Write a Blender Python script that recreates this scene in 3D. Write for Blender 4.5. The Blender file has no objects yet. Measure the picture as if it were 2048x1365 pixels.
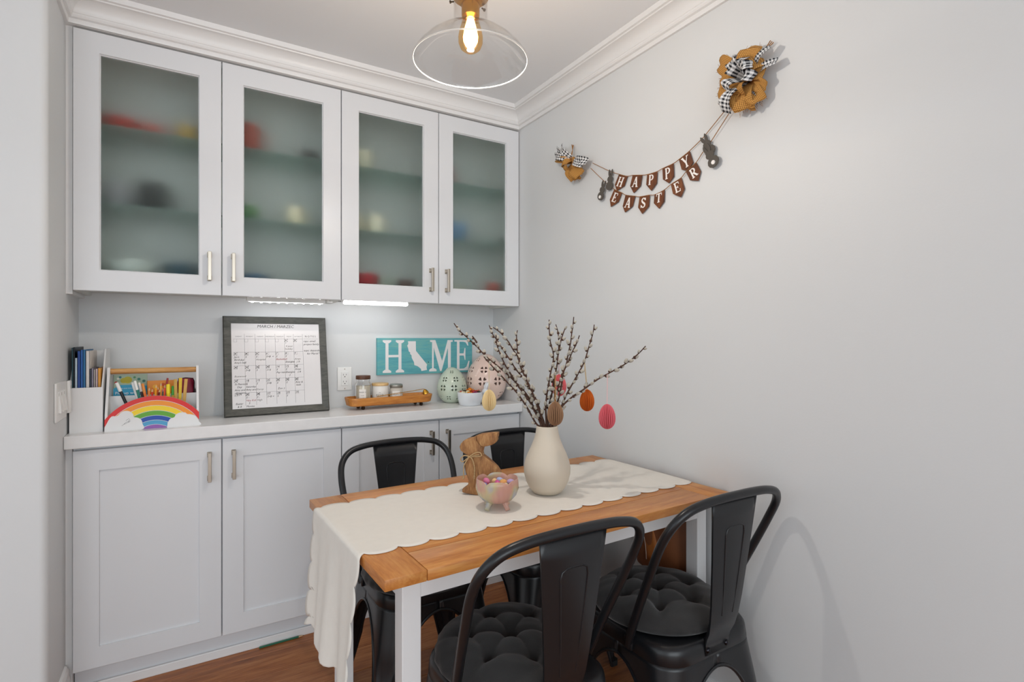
import bpy, bmesh, math, random
from mathutils import Vector, Matrix, Euler

# ------------------------------------------------------------------ scene, camera, light
S = bpy.context.scene
COL = S.collection
PI = math.pi

cam_d = bpy.data.cameras.new('camera')
cam = bpy.data.objects.new('camera', cam_d)
COL.objects.link(cam)
cam.location = (-1.4777, -2.352, 1.25)
cam.rotation_euler = (PI / 2, 0, -0.5468)
cam_d.sensor_width = 36.0
cam_d.lens = 1073.6 / 2048 * 36
cam_d.shift_y = -4.6 / 2048
cam_d.clip_start = 0.02
S.camera = cam

wd = bpy.data.worlds.new('world')
S.world = wd
wd.use_nodes = True
wd.node_tree.nodes['Background'].inputs['Color'].default_value = (0.87, 0.95, 1.0, 1)
wd.node_tree.nodes['Background'].inputs['Strength'].default_value = 1.3


def area(name, loc, rot, sx, sy, power, col):
    l = bpy.data.lights.new(name, 'AREA')
    l.shape = 'RECTANGLE'
    l.size, l.size_y, l.energy, l.color = sx, sy, power, col
    o = bpy.data.objects.new(name, l)
    o.location, o.rotation_euler = loc, rot
    COL.objects.link(o)
    return o


# daylight from the big windows of the living room behind and left of the camera
area('window_living_room_offscreen', (-2.2, -5.4, 1.5), (PI / 2, 0, 0.0), 3.2, 2.1, 84, (0.88, 0.95, 1.0))
area('window_left_offscreen', (-4.3, -2.6, 1.45), (PI / 2, 0, -PI / 2), 2.6, 2.0, 14, (0.86, 0.94, 1.0))

S.view_settings.view_transform = 'Standard'
S.view_settings.look = 'None'
S.view_settings.gamma = 1.0
S.view_settings.use_curve_mapping = False
S.view_settings.exposure = -0.37
try:
    S.cycles.use_denoising = True
    S.cycles.denoiser = 'OPENIMAGEDENOISE'
    S.cycles.max_bounces = 12
    S.cycles.diffuse_bounces = 6
    S.cycles.transmission_bounces = 10
    S.cycles.sample_clamp_indirect = 6.0
    S.cycles.blur_glossy = 0.5
except Exception:
    pass


# ------------------------------------------------------------------ materials
def lin(h):
    if not isinstance(h, str):
        return tuple(h)
    h = h.lstrip('#')
    out = []
    for i in (0, 2, 4):
        c = int(h[i:i + 2], 16) / 255
        out.append(c / 12.92 if c <= 0.04045 else ((c + 0.055) / 1.055) ** 2.4)
    return tuple(out)


MATS = {}


def mat(name, col='#ffffff', rough=0.5, metal=0.0, var=0.0, vscale=8.0, bump=0.0, bscale=60.0, spec=0.5,
        trans=0.0, ior=1.45, emit=None, estr=0.0, coat=0.0, sheen=0.0, alpha=1.0, sss=0.0):
    if name in MATS:
        return MATS[name]
    m = bpy.data.materials.new(name)
    m.use_nodes = True
    nt = m.node_tree
    b = nt.nodes['Principled BSDF']
    c = lin(col)
    b.inputs['Base Color'].default_value = (*c, 1)
    b.inputs['Roughness'].default_value = rough
    b.inputs['Metallic'].default_value = metal
    b.inputs['IOR'].default_value = ior
    b.inputs['Specular IOR Level'].default_value = spec
    b.inputs['Transmission Weight'].default_value = trans
    b.inputs['Coat Weight'].default_value = coat
    b.inputs['Sheen Weight'].default_value = sheen
    b.inputs['Subsurface Weight'].default_value = sss
    if emit:
        b.inputs['Emission Color'].default_value = (*lin(emit), 1)
        b.inputs['Emission Strength'].default_value = estr
    if var or bump:
        tc = nt.nodes.new('ShaderNodeTexCoord')
    if var:
        n = nt.nodes.new('ShaderNodeTexNoise')
        n.inputs['Scale'].default_value = vscale
        n.inputs['Detail'].default_value = 5
        nt.links.new(tc.outputs['Object'], n.inputs['Vector'])
        r = nt.nodes.new('ShaderNodeValToRGB')
        r.color_ramp.elements[0].position = 0.3
        r.color_ramp.elements[1].position = 0.7
        r.color_ramp.elements[0].color = (*[max(0, x * (1 - var)) for x in c], 1)
        r.color_ramp.elements[1].color = (*[min(1, x * (1 + var * 0.6)) for x in c], 1)
        nt.links.new(n.outputs['Fac'], r.inputs['Fac'])
        nt.links.new(r.outputs['Color'], b.inputs['Base Color'])
    if bump:
        n2 = nt.nodes.new('ShaderNodeTexNoise')
        n2.inputs['Scale'].default_value = bscale
        n2.inputs['Detail'].default_value = 4
        nt.links.new(tc.outputs['Object'], n2.inputs['Vector'])
        bp = nt.nodes.new('ShaderNodeBump')
        bp.inputs['Strength'].default_value = bump
        bp.inputs['Distance'].default_value = 0.004
        nt.links.new(n2.outputs['Fac'], bp.inputs['Height'])
        nt.links.new(bp.outputs['Normal'], b.inputs['Normal'])
    MATS[name] = m
    return m


def wood(name, c0, c1, c2, scale=(1, 1, 1), rough=0.45, rand=0.0, rings=9.0, coat=0.0, bump=0.06):
    """grain stretched along the axis with the smallest scale; colour varies a little from piece to piece"""
    if name in MATS:
        return MATS[name]
    m = bpy.data.materials.new(name)
    m.use_nodes = True
    nt = m.node_tree
    N, L = nt.nodes, nt.links
    b = N['Principled BSDF']
    b.inputs['Roughness'].default_value = rough
    b.inputs['Coat Weight'].default_value = coat
    tc = N.new('ShaderNodeTexCoord')
    oi = N.new('ShaderNodeObjectInfo')
    off = N.new('ShaderNodeVectorMath')
    off.operation = 'SCALE'
    off.inputs[0].default_value = (37.0, 23.0, 11.0)
    L.new(oi.outputs['Random'], off.inputs['Scale'])
    ad = N.new('ShaderNodeVectorMath')
    ad.operation = 'ADD'
    L.new(tc.outputs['Object'], ad.inputs[0])
    L.new(off.outputs[0], ad.inputs[1])
    mp = N.new('ShaderNodeMapping')
    mp.inputs['Scale'].default_value = scale
    L.new(ad.outputs[0], mp.inputs['Vector'])
    n1 = N.new('ShaderNodeTexNoise')
    n1.inputs['Scale'].default_value = rings
    n1.inputs['Detail'].default_value = 6
    n1.inputs['Roughness'].default_value = 0.62
    n1.inputs['Distortion'].default_value = 0.6
    L.new(mp.outputs[0], n1.inputs['Vector'])
    n2 = N.new('ShaderNodeTexNoise')
    n2.inputs['Scale'].default_value = rings * 6
    n2.inputs['Detail'].default_value = 3
    L.new(mp.outputs[0], n2.inputs['Vector'])
    mx = N.new('ShaderNodeMath')
    mx.operation = 'MULTIPLY_ADD'
    mx.inputs[1].default_value = 0.3
    L.new(n2.outputs['Fac'], mx.inputs[0])
    sc = N.new('ShaderNodeMath')
    sc.operation = 'MULTIPLY'
    sc.inputs[1].default_value = 0.75
    L.new(n1.outputs['Fac'], sc.inputs[0])
    L.new(sc.outputs[0], mx.inputs[2])
    r = N.new('ShaderNodeValToRGB')
    e = r.color_ramp.elements
    e[0].position, e[0].color = 0.36, (*lin(c0), 1)
    e[1].position, e[1].color = 0.68, (*lin(c2), 1)
    k = e.new(0.52)
    k.color = (*lin(c1), 1)
    L.new(mx.outputs[0], r.inputs['Fac'])
    hs = N.new('ShaderNodeHueSaturation')
    mr = N.new('ShaderNodeMapRange')
    mr.inputs['To Min'].default_value = 1 - rand
    mr.inputs['To Max'].default_value = 1 + rand
    L.new(oi.outputs['Random'], mr.inputs['Value'])
    L.new(mr.outputs[0], hs.inputs['Value'])
    L.new(r.outputs['Color'], hs.inputs['Color'])
    L.new(hs.outputs[0], b.inputs['Base Color'])
    bp = N.new('ShaderNodeBump')
    bp.inputs['Strength'].default_value = bump
    bp.inputs['Distance'].default_value = 0.002
    L.new(n2.outputs['Fac'], bp.inputs['Height'])
    L.new(bp.outputs['Normal'], b.inputs['Normal'])
    MATS[name] = m
    return m


def uvpattern(name, kind, a, bcol, n=8.0, rough=0.9):
    """woven patterns laid out in a strip's own UV: gingham squares or burlap threads"""
    if name in MATS:
        return MATS[name]
    m = bpy.data.materials.new(name)
    m.use_nodes = True
    nt = m.node_tree
    N, L = nt.nodes, nt.links
    b = N['Principled BSDF']
    b.inputs['Roughness'].default_value = rough
    tc = N.new('ShaderNodeTexCoord')
    sp = N.new('ShaderNodeSeparateXYZ')
    L.new(tc.outputs['UV'], sp.inputs[0])
    bands = []
    for ax in (0, 1):
        mu = N.new('ShaderNodeMath')
        mu.operation = 'MULTIPLY'
        mu.inputs[1].default_value = n
        L.new(sp.outputs[ax], mu.inputs[0])
        fr = N.new('ShaderNodeMath')
        fr.operation = 'FRACT'
        L.new(mu.outputs[0], fr.inputs[0])
        gt = N.new('ShaderNodeMath')
        gt.operation = 'GREATER_THAN'
        gt.inputs[1].default_value = 0.5
        L.new(fr.outputs[0], gt.inputs[0])
        bands.append(gt)
    su = N.new('ShaderNodeMath')
    su.operation = 'ADD'
    L.new(bands[0].outputs[0], su.inputs[0])
    L.new(bands[1].outputs[0], su.inputs[1])
    hf = N.new('ShaderNodeMath')
    hf.operation = 'MULTIPLY'
    hf.inputs[1].default_value = 0.5
    L.new(su.outputs[0], hf.inputs[0])
    mix = N.new('ShaderNodeMix')
    mix.data_type = 'RGBA'
    mix.inputs['A'].default_value = (*lin(a), 1)
    mix.inputs['B'].default_value = (*lin(bcol), 1)
    L.new(hf.outputs[0], mix.inputs['Factor'])
    L.new(mix.outputs['Result'], b.inputs['Base Color'])
    bp = N.new('ShaderNodeBump')
    bp.inputs['Strength'].default_value = 0.4
    bp.inputs['Distance'].default_value = 0.001
    L.new(hf.outputs[0], bp.inputs['Height'])
    L.new(bp.outputs['Normal'], b.inputs['Normal'])
    MATS[name] = m
    return m


M = {}
M['wall'] = mat('wall_paint', '#d4d6d7', 0.5, var=0.015, vscale=1.5, bump=0.05, bscale=160)
M['ceil'] = mat('ceiling_paint', '#e6e9ec', 0.8, var=0.01, vscale=1.0)
M['trim'] = mat('trim_paint', '#e3e3e3', 0.35)
M['cab'] = mat('cabinet_paint', '#dadcdf', 0.32, var=0.012, vscale=3)
M['cab_in'] = mat('cabinet_inside', '#d8dad6', 0.5)
M['counter'] = mat('quartz_counter', '#e6e6e6', 0.22, var=0.03, vscale=30)
M['steel'] = mat('brushed_nickel', '#b0a79a', 0.28, 1.0)
M['black'] = mat('black_powder_coat', '#17181b', 0.3, 0.0, spec=0.55)
M['bolt'] = mat('bolt_steel', '#35353a', 0.15, 1.0)
M['rubber'] = mat('rubber', '#1a1a1a', 0.8)
M['cushion'] = mat('charcoal_cushion', '#2b2a2a', 0.95, var=0.15, vscale=25, sheen=0.25, bump=0.15, bscale=420)
M['white'] = mat('white_lacquer', '#e2e2e2', 0.38)
M['plastic'] = mat('white_plastic', '#e8e8e6', 0.3)
M['dark'] = mat('dark_slot', '#1c1c1c', 0.7)
M['cloth'] = mat('linen_runner', '#e2ded6', 0.95, var=0.02, vscale=40, bump=0.12, bscale=500)
M['table'] = wood('table_wood', '#a8652a', '#c07c3c', '#d09450', (1.2, 10, 10), 0.36, 0.05, 3.2)
M['table_end'] = wood('table_end_wood', '#a8652a', '#c07c3c', '#d09450', (10, 1.2, 10), 0.36, 0.05, 3.2)
M['floor'] = wood('floor_planks', '#7a4422', '#9c5f33', '#b57a4a', (0.9, 9, 9), 0.4, 0.14, 3.0)
M['twine'] = mat('jute_twine', '#9a6b3c', 0.95, var=0.3, vscale=300)
M['frost'] = mat('frosted_glass', '#f4f9f8', 0.72, trans=1.0, ior=1.25, spec=0.3)
M['shelf_glass'] = mat('shelf_glass', '#a9cbc0', 0.05, trans=0.75, ior=1.3)
M['glass'] = mat('clear_glass', '#ffffff', 0.0, trans=1.0, ior=1.45)


def thin_glass(name, tint, edge):
    """thin blown glass: lets light straight through, mirrors a little more towards its edges"""
    m = bpy.data.materials.new(name)
    m.use_nodes = True
    N, L = m.node_tree.nodes, m.node_tree.links
    N.remove(N['Principled BSDF'])
    tr = N.new('ShaderNodeBsdfTransparent')
    tr.inputs['Color'].default_value = (*tint, 1)
    gl = N.new('ShaderNodeBsdfGlossy')
    gl.inputs['Roughness'].default_value = 0.02
    fr = N.new('ShaderNodeLayerWeight')
    fr.inputs['Blend'].default_value = 0.5
    mx = N.new('ShaderNodeMixShader')
    pw = N.new('ShaderNodeMath')
    pw.operation = 'POWER'
    pw.inputs[1].default_value = 3.0
    L.new(fr.outputs['Facing'], pw.inputs[0])
    sc = N.new('ShaderNodeMath')
    sc.operation = 'MULTIPLY_ADD'
    sc.inputs[1].default_value = edge
    sc.inputs[2].default_value = 0.035
    L.new(pw.outputs[0], sc.inputs[0])
    L.new(sc.outputs[0], mx.inputs[0])
    L.new(tr.outputs[0], mx.inputs[1])
    L.new(gl.outputs[0], mx.inputs[2])
    L.new(mx.outputs[0], N['Material Output'].inputs['Surface'])
    return m


M['shade'] = thin_glass('blown_glass', (0.97, 0.97, 0.97), 0.4)


# ------------------------------------------------------------------ mesh builder
class MB:
    def __init__(s):
        s.v, s.f, s.uv = [], [], {}

    def add(s, vs, fs, uvs=None):
        o = len(s.v)
        s.v += [tuple(v) for v in vs]
        for i, f in enumerate(fs):
            if uvs is not None:
                s.uv[len(s.f)] = [uvs[k] for k in f]
            s.f.append(tuple(k + o for k in f))
        return s

    def box(s, x0, x1, y0, y1, z0, z1, bev=0.0, mx=None, seg=2):
        x0, x1 = min(x0, x1), max(x0, x1)
        y0, y1 = min(y0, y1), max(y0, y1)
        z0, z1 = min(z0, z1), max(z0, z1)
        vs = [(x, y, z) for z in (z0, z1) for y in (y0, y1) for x in (x0, x1)]
        fs = [(0, 2, 3, 1), (4, 5, 7, 6), (0, 1, 5, 4), (2, 6, 7, 3), (0, 4, 6, 2), (1, 3, 7, 5)]
        if bev > 0:
            bm = bmesh.new()
            bv = [bm.verts.new(v) for v in vs]
            for f in fs:
                bm.faces.new([bv[i] for i in f])
            bmesh.ops.bevel(bm, geom=list(bm.edges), offset=bev, segments=seg, profile=0.5, affect='EDGES')
            bm.verts.index_update()
            vs = [tuple(v.co) for v in bm.verts]
            fs = [[v.index for v in f.verts] for f in bm.faces]
            bm.free()
        if mx is not None:
            vs = [tuple(mx @ Vector(v)) for v in vs]
        return s.add(vs, fs)

    def lathe(s, prof, n=32, c=(0, 0, 0), mx=None, rfun=None, close=False):
        vs, fs = [], []
        for (r, z) in prof:
            for k in range(n):
                a = 2 * PI * k / n
                rr = r * (rfun(a, z) if rfun else 1)
                vs.append((c[0] + rr * math.cos(a), c[1] + rr * math.sin(a), c[2] + z))
        m = len(prof)
        for i in range(m - 1 + (1 if close else 0)):
            j = (i + 1) % m
            for k in range(n):
                k2 = (k + 1) % n
                fs.append((i * n + k, i * n + k2, j * n + k2, j * n + k))
        if not close:
            fs.append(tuple(reversed(range(n))))
            fs.append(tuple((m - 1) * n + k for k in range(n)))
        if mx is not None:
            vs = [tuple(mx @ Vector(v)) for v in vs]
        return s.add(vs, fs)

    def tube(s, pts, r, n=8, caps=True, closed=False):
        P = [Vector(p) for p in pts]
        m = len(P)
        rs = r if isinstance(r, (list, tuple)) else [r] * m
        T = []
        for i in range(m):
            if closed:
                t = P[(i + 1) % m] - P[i - 1]
            else:
                t = P[min(i + 1, m - 1)] - P[max(i - 1, 0)]
            if t.length < 1e-9:
                t = Vector((0, 0, 1))
            T.append(t.normalized())
        up = Vector((0, 0, 1)) if abs(T[0].z) < 0.9 else Vector((1, 0, 0))
        nrm = T[0].cross(up).normalized()
        vs, fs = [], []
        for i in range(m):
            nrm = (nrm - T[i] * nrm.dot(T[i]))
            nrm = nrm.normalized() if nrm.length > 1e-9 else T[i].orthogonal().normalized()
            bn = T[i].cross(nrm)
            for k in range(n):
                a = 2 * PI * k / n
                vs.append(tuple(P[i] + (nrm * math.cos(a) + bn * math.sin(a)) * rs[i]))
        for i in range(m if closed else m - 1):
            j = (i + 1) % m
            for k in range(n):
                k2 = (k + 1) % n
                fs.append((i * n + k, i * n + k2, j * n + k2, j * n + k))
        if caps and not closed:
            fs.append(tuple(reversed(range(n))))
            fs.append(tuple((m - 1) * n + k for k in range(n)))
        return s.add(vs, fs)

    def prism(s, poly, fr, t0, t1):
        """poly: 2-D points; fr = (origin, e1, e2, normal); extruded from t0 to t1 along the normal"""
        o, e1, e2, nn = [Vector(q) for q in fr]
        n = len(poly)
        ar = sum(poly[i][0] * poly[(i + 1) % n][1] - poly[(i + 1) % n][0] * poly[i][1] for i in range(n))
        if (ar > 0) != (e1.cross(e2).dot(nn) * (t1 - t0) > 0):
            poly = list(reversed(poly))
        lo = [o + e1 * p[0] + e2 * p[1] + nn * t0 for p in poly]
        hi = [o + e1 * p[0] + e2 * p[1] + nn * t1 for p in poly]
        from mathutils.geometry import tessellate_polygon
        tris = tessellate_polygon([[Vector((p[0], p[1], 0)) for p in poly]])
        a2 = sum(poly[i][0] * poly[(i + 1) % n][1] - poly[(i + 1) % n][0] * poly[i][1] for i in range(n))
        fs = []
        for t in tris:
            q = [poly[k] for k in t]
            ta = (q[1][0] - q[0][0]) * (q[2][1] - q[0][1]) - (q[2][0] - q[0][0]) * (q[1][1] - q[0][1])
            t = tuple(t) if (ta > 0) == (a2 > 0) else tuple(reversed(t))
            fs.append(tuple(k + n for k in t))
            fs.append(tuple(reversed(t)))
        for i in range(n):
            j = (i + 1) % n
            fs.append((i, j, j + n, i + n))
        return s.add([tuple(v) for v in lo + hi], fs)

    def grid(s, P, uv=True, flip=False):
        r, c = len(P), len(P[0])
        vs = [p for row in P for p in row]
        uvs = [(j / (c - 1), i / (r - 1)) for i in range(r) for j in range(c)]
        fs = []
        for i in range(r - 1):
            for j in range(c - 1):
                f = (i * c + j, i * c + j + 1, (i + 1) * c + j + 1, (i + 1) * c + j)
                fs.append(tuple(reversed(f)) if flip else f)
        return s.add(vs, fs, uvs if uv else None)

    def xf(s, mx):
        s.v = [tuple(mx @ Vector(v)) for v in s.v]
        return s

    def build(s, name, m, parent=None, smooth=False, solid=0.0, fix=False):
        me = bpy.data.meshes.new(name)
        me.from_pydata(s.v, [], s.f)
        if s.uv:
            ul = me.uv_layers.new(name='UVMap')
            for pi, p in enumerate(me.polygons):
                if pi in s.uv:
                    for k, li in enumerate(p.loop_indices):
                        ul.data[li].uv = s.uv[pi][k]
        if fix:
            bm = bmesh.new()
            bm.from_mesh(me)
            bmesh.ops.remove_doubles(bm, verts=bm.verts, dist=1e-6)
            bmesh.ops.recalc_face_normals(bm, faces=bm.faces)
            bm.to_mesh(me)
            bm.free()
        me.materials.append(m if not isinstance(m, str) else M[m])
        if smooth:
            me.polygons.foreach_set('use_smooth', [True] * len(me.polygons))
            try:
                me.set_sharp_from_angle(angle=math.radians(40 if smooth is True else smooth))
            except Exception:
                pass
        me.update()
        o = bpy.data.objects.new(name, me)
        COL.objects.link(o)
        if parent is not None:
            o.parent = parent
        if solid:
            md = o.modifiers.new('thickness', 'SOLIDIFY')
            md.thickness = solid
            md.offset = 0
        return o


def tag(o, label=None, cat=None, group=None, kind=None):
    for k, v in (('label', label), ('category', cat), ('group', group), ('kind', kind)):
        if v:
            o[k] = v
    return o


def thing(name, label, cat, loc=(0, 0, 0), rz=0.0, group=None):
    o = bpy.data.objects.new(name, None)
    o.empty_display_size = 0.05
    o.location = loc
    o.rotation_euler = (0, 0, rz)
    COL.objects.link(o)
    return tag(o, label, cat, group)


def struct(o):
    o['kind'] = 'structure'
    return o


def dup(root, loc, rz, label=None, group=None):
    def cp(o, par):
        c = o.copy()
        COL.objects.link(c)
        c.parent = par
        for ch in o.children:
            cp(ch, c)
        return c
    r = cp(root, None)
    r.location = loc
    r.rotation_euler = (0, 0, rz)
    if label:
        r['label'] = label
    if group:
        r['group'] = group
    return r


def spline(pts, n=6, closed=False):
    """Catmull-Rom through the points"""
    P = [Vector(p) for p in pts]
    m = len(P)
    out = []
    for i in range(m if closed else m - 1):
        if closed:
            a, b, c, d = P[i - 1], P[i], P[(i + 1) % m], P[(i + 2) % m]
        else:
            a, b, c, d = P[max(i - 1, 0)], P[i], P[i + 1], P[min(i + 2, m - 1)]
        for k in range(n):
            t = k / n
            out.append(0.5 * ((2 * b) + (c - a) * t + (2 * a - 5 * b + 4 * c - d) * t * t + (3 * b - a - 3 * c + d) * t ** 3))
    if not closed:
        out.append(P[-1])
    return out


def text_into(mb, s, x, z, size, fr, align='LEFT', depth=0.0002, shear=0.0):
    """one line of lettering as flat raised print in the frame fr = (origin, e1, e2, normal)"""
    cu = bpy.data.curves.new('t', 'FONT')
    cu.body = s
    cu.size = size
    cu.align_x = align
    cu.resolution_u = 2
    cu.shear = shear
    ob = bpy.data.objects.new('t', cu)
    COL.objects.link(ob)
    dg = bpy.context.evaluated_depsgraph_get()
    me = bpy.data.meshes.new_from_object(ob.evaluated_get(dg))
    o, e1, e2, nn = [Vector(q) for q in fr]
    vs = [tuple(o + e1 * (v.co.x + x) + e2 * (v.co.y + z) + nn * depth) for v in me.vertices]
    fs = [tuple(p.vertices) for p in me.polygons]
    mb.add(vs, fs)
    bpy.data.objects.remove(ob)
    bpy.data.meshes.remove(me)
    bpy.data.curves.remove(cu)


def stroke(mb, x0, y0, x1, y1, w, fr, t0, t1):
    dx, dy = x1 - x0, y1 - y0
    l = math.hypot(dx, dy) or 1
    nx, ny = -dy / l * w / 2, dx / l * w / 2
    t1 += 2e-5 * (len(mb.f) % 7)      # overlapping strokes never share a plane
    mb.prism([(x0 + nx, y0 + ny), (x1 + nx, y1 + ny), (x1 - nx, y1 - ny), (x0 - nx, y0 - ny)], fr, t0, t1)


# ------------------------------------------------------------------ the room
CEIL = 2.42
XL = -1.828          # alcove's left wall
YB = 0.28            # back wall
YR = -0.265          # front corner of the left wall
mb = MB()
mb.box(-4.6, 0.12, -5.6, 0.4, -0.12, -0.012)
floor = struct(mb.build('floor', 'dark'))
# laminate planks laid along the cabinet wall
random.seed(7)
PW, PL = 0.152, 1.22
plank_meshes = {}
row = 0
y = YB
while y > -2.75:
    off = [0.0, 0.47, 0.86, 0.25, 0.68][row % 5]
    x = 0.0 + off
    while x > -2.3:
        a, b = max(x - PL, -2.3), min(x, 0.0)
        if b - a > 0.05:
            key = round(b - a, 3)
            if key not in plank_meshes:
                q = MB()
                q.box(-key / 2 + 0.0006, key / 2 - 0.0006, -PW / 2 + 0.0006, PW / 2 - 0.0006, -0.012, 0.0, 0.0012, seg=1)
                o = q.build('plank', 'floor', floor)
                plank_meshes[key] = o.data
            else:
                o = bpy.data.objects.new('plank', plank_meshes[key])
                COL.objects.link(o)
                o.parent = floor
            o.location = ((a + b) / 2, y - PW / 2, 0)
        x -= PL
    y -= PW
    row += 1
q = MB()
q.box(-4.6, -2.3, -5.6, YR, -0.012, 0.0)
q.box(-2.3, 0.0, -5.6, y, -0.012, 0.0)
tag(q.build('plank_field', 'floor', floor), kind='stuff')

mb = MB(); mb.box(-4.6, 0.12, -5.6, 0.4, CEIL, CEIL + 0.1)
struct(mb.build('ceiling', 'ceil'))
mb = MB(); mb.box(XL - 0.1, 0.12, YB, YB + 0.12, 0, CEIL)
struct(mb.build('wall_back', 'wall'))
mb = MB(); mb.box(0.0, 0.12, -5.6, YB, 0, CEIL)
struct(mb.build('wall_right', 'wall'))
# left wall: its end turns with a rounded corner into the face that runs off to the left
mb = MB()
R = 0.02
prof = [(XL, YB), (XL, YR + R)]
for k in range(1, 7):
    a = k / 6 * PI / 2
    prof.append((XL - R + R * math.cos(a), YR + R - R * math.sin(a)))
prof += [(-4.6, YR), (-4.6, YB)]
mb.prism(prof, ((0, 0, 0), (1, 0, 0), (0, 1, 0), (0, 0, 1)), 0, CEIL)
struct(mb.build('wall_left', 'wall', smooth=30))

# crown moulding
CP = [(0.0, 2.328), (0.010, 2.328), (0.0125, 2.336), (0.012, 2.343), (0.020, 2.346), (0.024, 2.352), (0.024, 2.357)]
for k in range(0, 9):
    a = k / 8 * PI / 2
    CP.append((0.026 + 0.040 * (1 - math.cos(a)), 2.359 + 0.037 * math.sin(a)))
CP += [(0.068, 2.400), (0.076, 2.402), (0.078, 2.420), (0.0, 2.420)]


def sweep(name, fA, fB):
    mb = MB()
    n = len(CP)
    vs = [fA(d, z) for d, z in CP] + [fB(d, z) for d, z in CP]
    fs = [(i, (i + 1) % n, (i + 1) % n + n, i + n) for i in range(n)]
    fs += [tuple(range(n)), tuple(reversed(range(n, 2 * n)))]
    mb.add(vs, fs)
    return struct(mb.build(name, 'trim', smooth=25, fix=True))


sweep('trim_1', lambda d, z: (XL + d, -d, z), lambda d, z: (-d, -d, z))
sweep('trim_2', lambda d, z: (-d, -d, z), lambda d, z: (-d, -5.5, z))
sweep('trim_3', lambda d, z: (XL + d, -d, z), lambda d, z: (XL + d, YR - d, z))
sweep('trim_4', lambda d, z: (XL + d, YR - d, z), lambda d, z: (-4.55, YR - d, z))
# frieze board that closes the space above the upper cabinets
mb = MB(); mb.box(XL, 0, 0.0, YB, 2.3275, CEIL)
struct(mb.build('trim_5', 'trim'))
# baseboards
BP = [(0, 0), (0.016, 0), (0.016, 0.085), (0.0125, 0.1), (0.0125, 0.118), (0.007, 0.132), (0, 0.136)]
mb = MB()
mb.prism(BP, ((0, -5.5, 0), (-1, 0, 0), (0, 0, 1), (0, 1, 0)), 0, 5.5 - 0.005)
struct(mb.build('baseboard_right', 'trim', fix=True))
mb = MB()
mb.prism(BP, ((XL, YR, 0), (1, 0, 0), (0, 0, 1), (0, 1, 0)), 0, -YR - 0.002)
mb.prism(BP, ((-4.5, YR, 0), (0, -1, 0), (0, 0, 1), (1, 0, 0)), 0, 4.5 + XL)
struct(mb.build('baseboard_left', 'trim', fix=True))


# ------------------------------------------------------------------ cabinets
def ring(mb, x0, x1, z0, z1, w, y0, y1, lip=0.0):
    """door frame of stiles and rails as one ring; lip = small bead around the opening"""
    a = [(x0, z0), (x1, z0), (x1, z1), (x0, z1)]
    b = [(x0 + w, z0 + w), (x1 - w, z0 + w), (x1 - w, z1 - w), (x0 + w, z1 - w)]
    e = 0.0015
    a2 = [(x0 + e, z0 + e), (x1 - e, z0 + e), (x1 - e, z1 - e), (x0 + e, z1 - e)]
    rows = [[(x, y1, z) for x, z in a], [(x, y0 + e, z) for x, z in a], [(x, y0, z) for x, z in a2],
            [(x, y0, z) for x, z in b]]
    if lip:
        c = [(x0 + w + lip, z0 + w + lip), (x1 - w - lip, z0 + w + lip), (x1 - w - lip, z1 - w - lip), (x0 + w + lip, z1 - w - lip)]
        rows += [[(x, y0 + 0.004, z) for x, z in b], [(x, y0 + 0.0075, z) for x, z in c], [(x, y1, z) for x, z in c]]
    else:
        rows += [[(x, y1, z) for x, z in b]]
    n = len(rows)
    vs = [p for r in rows for p in r]
    fs = []
    for i in range(n):
        j = (i + 1) % n
        for k in range(4):
            k2 = (k + 1) % 4
            fs.append((i * 4 + k, i * 4 + k2, j * 4 + k2, j * 4 + k))
    mb.add(vs, fs)


def bar_handle(x, z0, z1, yf, parent):
    mb = MB()
    for z in (z0 + 0.010, z1 - 0.010):
        mb.box(x - 0.0075, x + 0.0075, yf - 0.004, yf, z - 0.010, z + 0.010, 0.0008, seg=1)
        mb.box(x - 0.006, x + 0.006, yf - 0.026, yf - 0.003, z - 0.006, z + 0.006, 0.0008, seg=1)
    mb.box(x - 0.006, x + 0.006, yf - 0.034, yf - 0.024, z0, z1, 0.0012, seg=2)
    return mb.build('handle', 'steel', parent)


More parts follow.
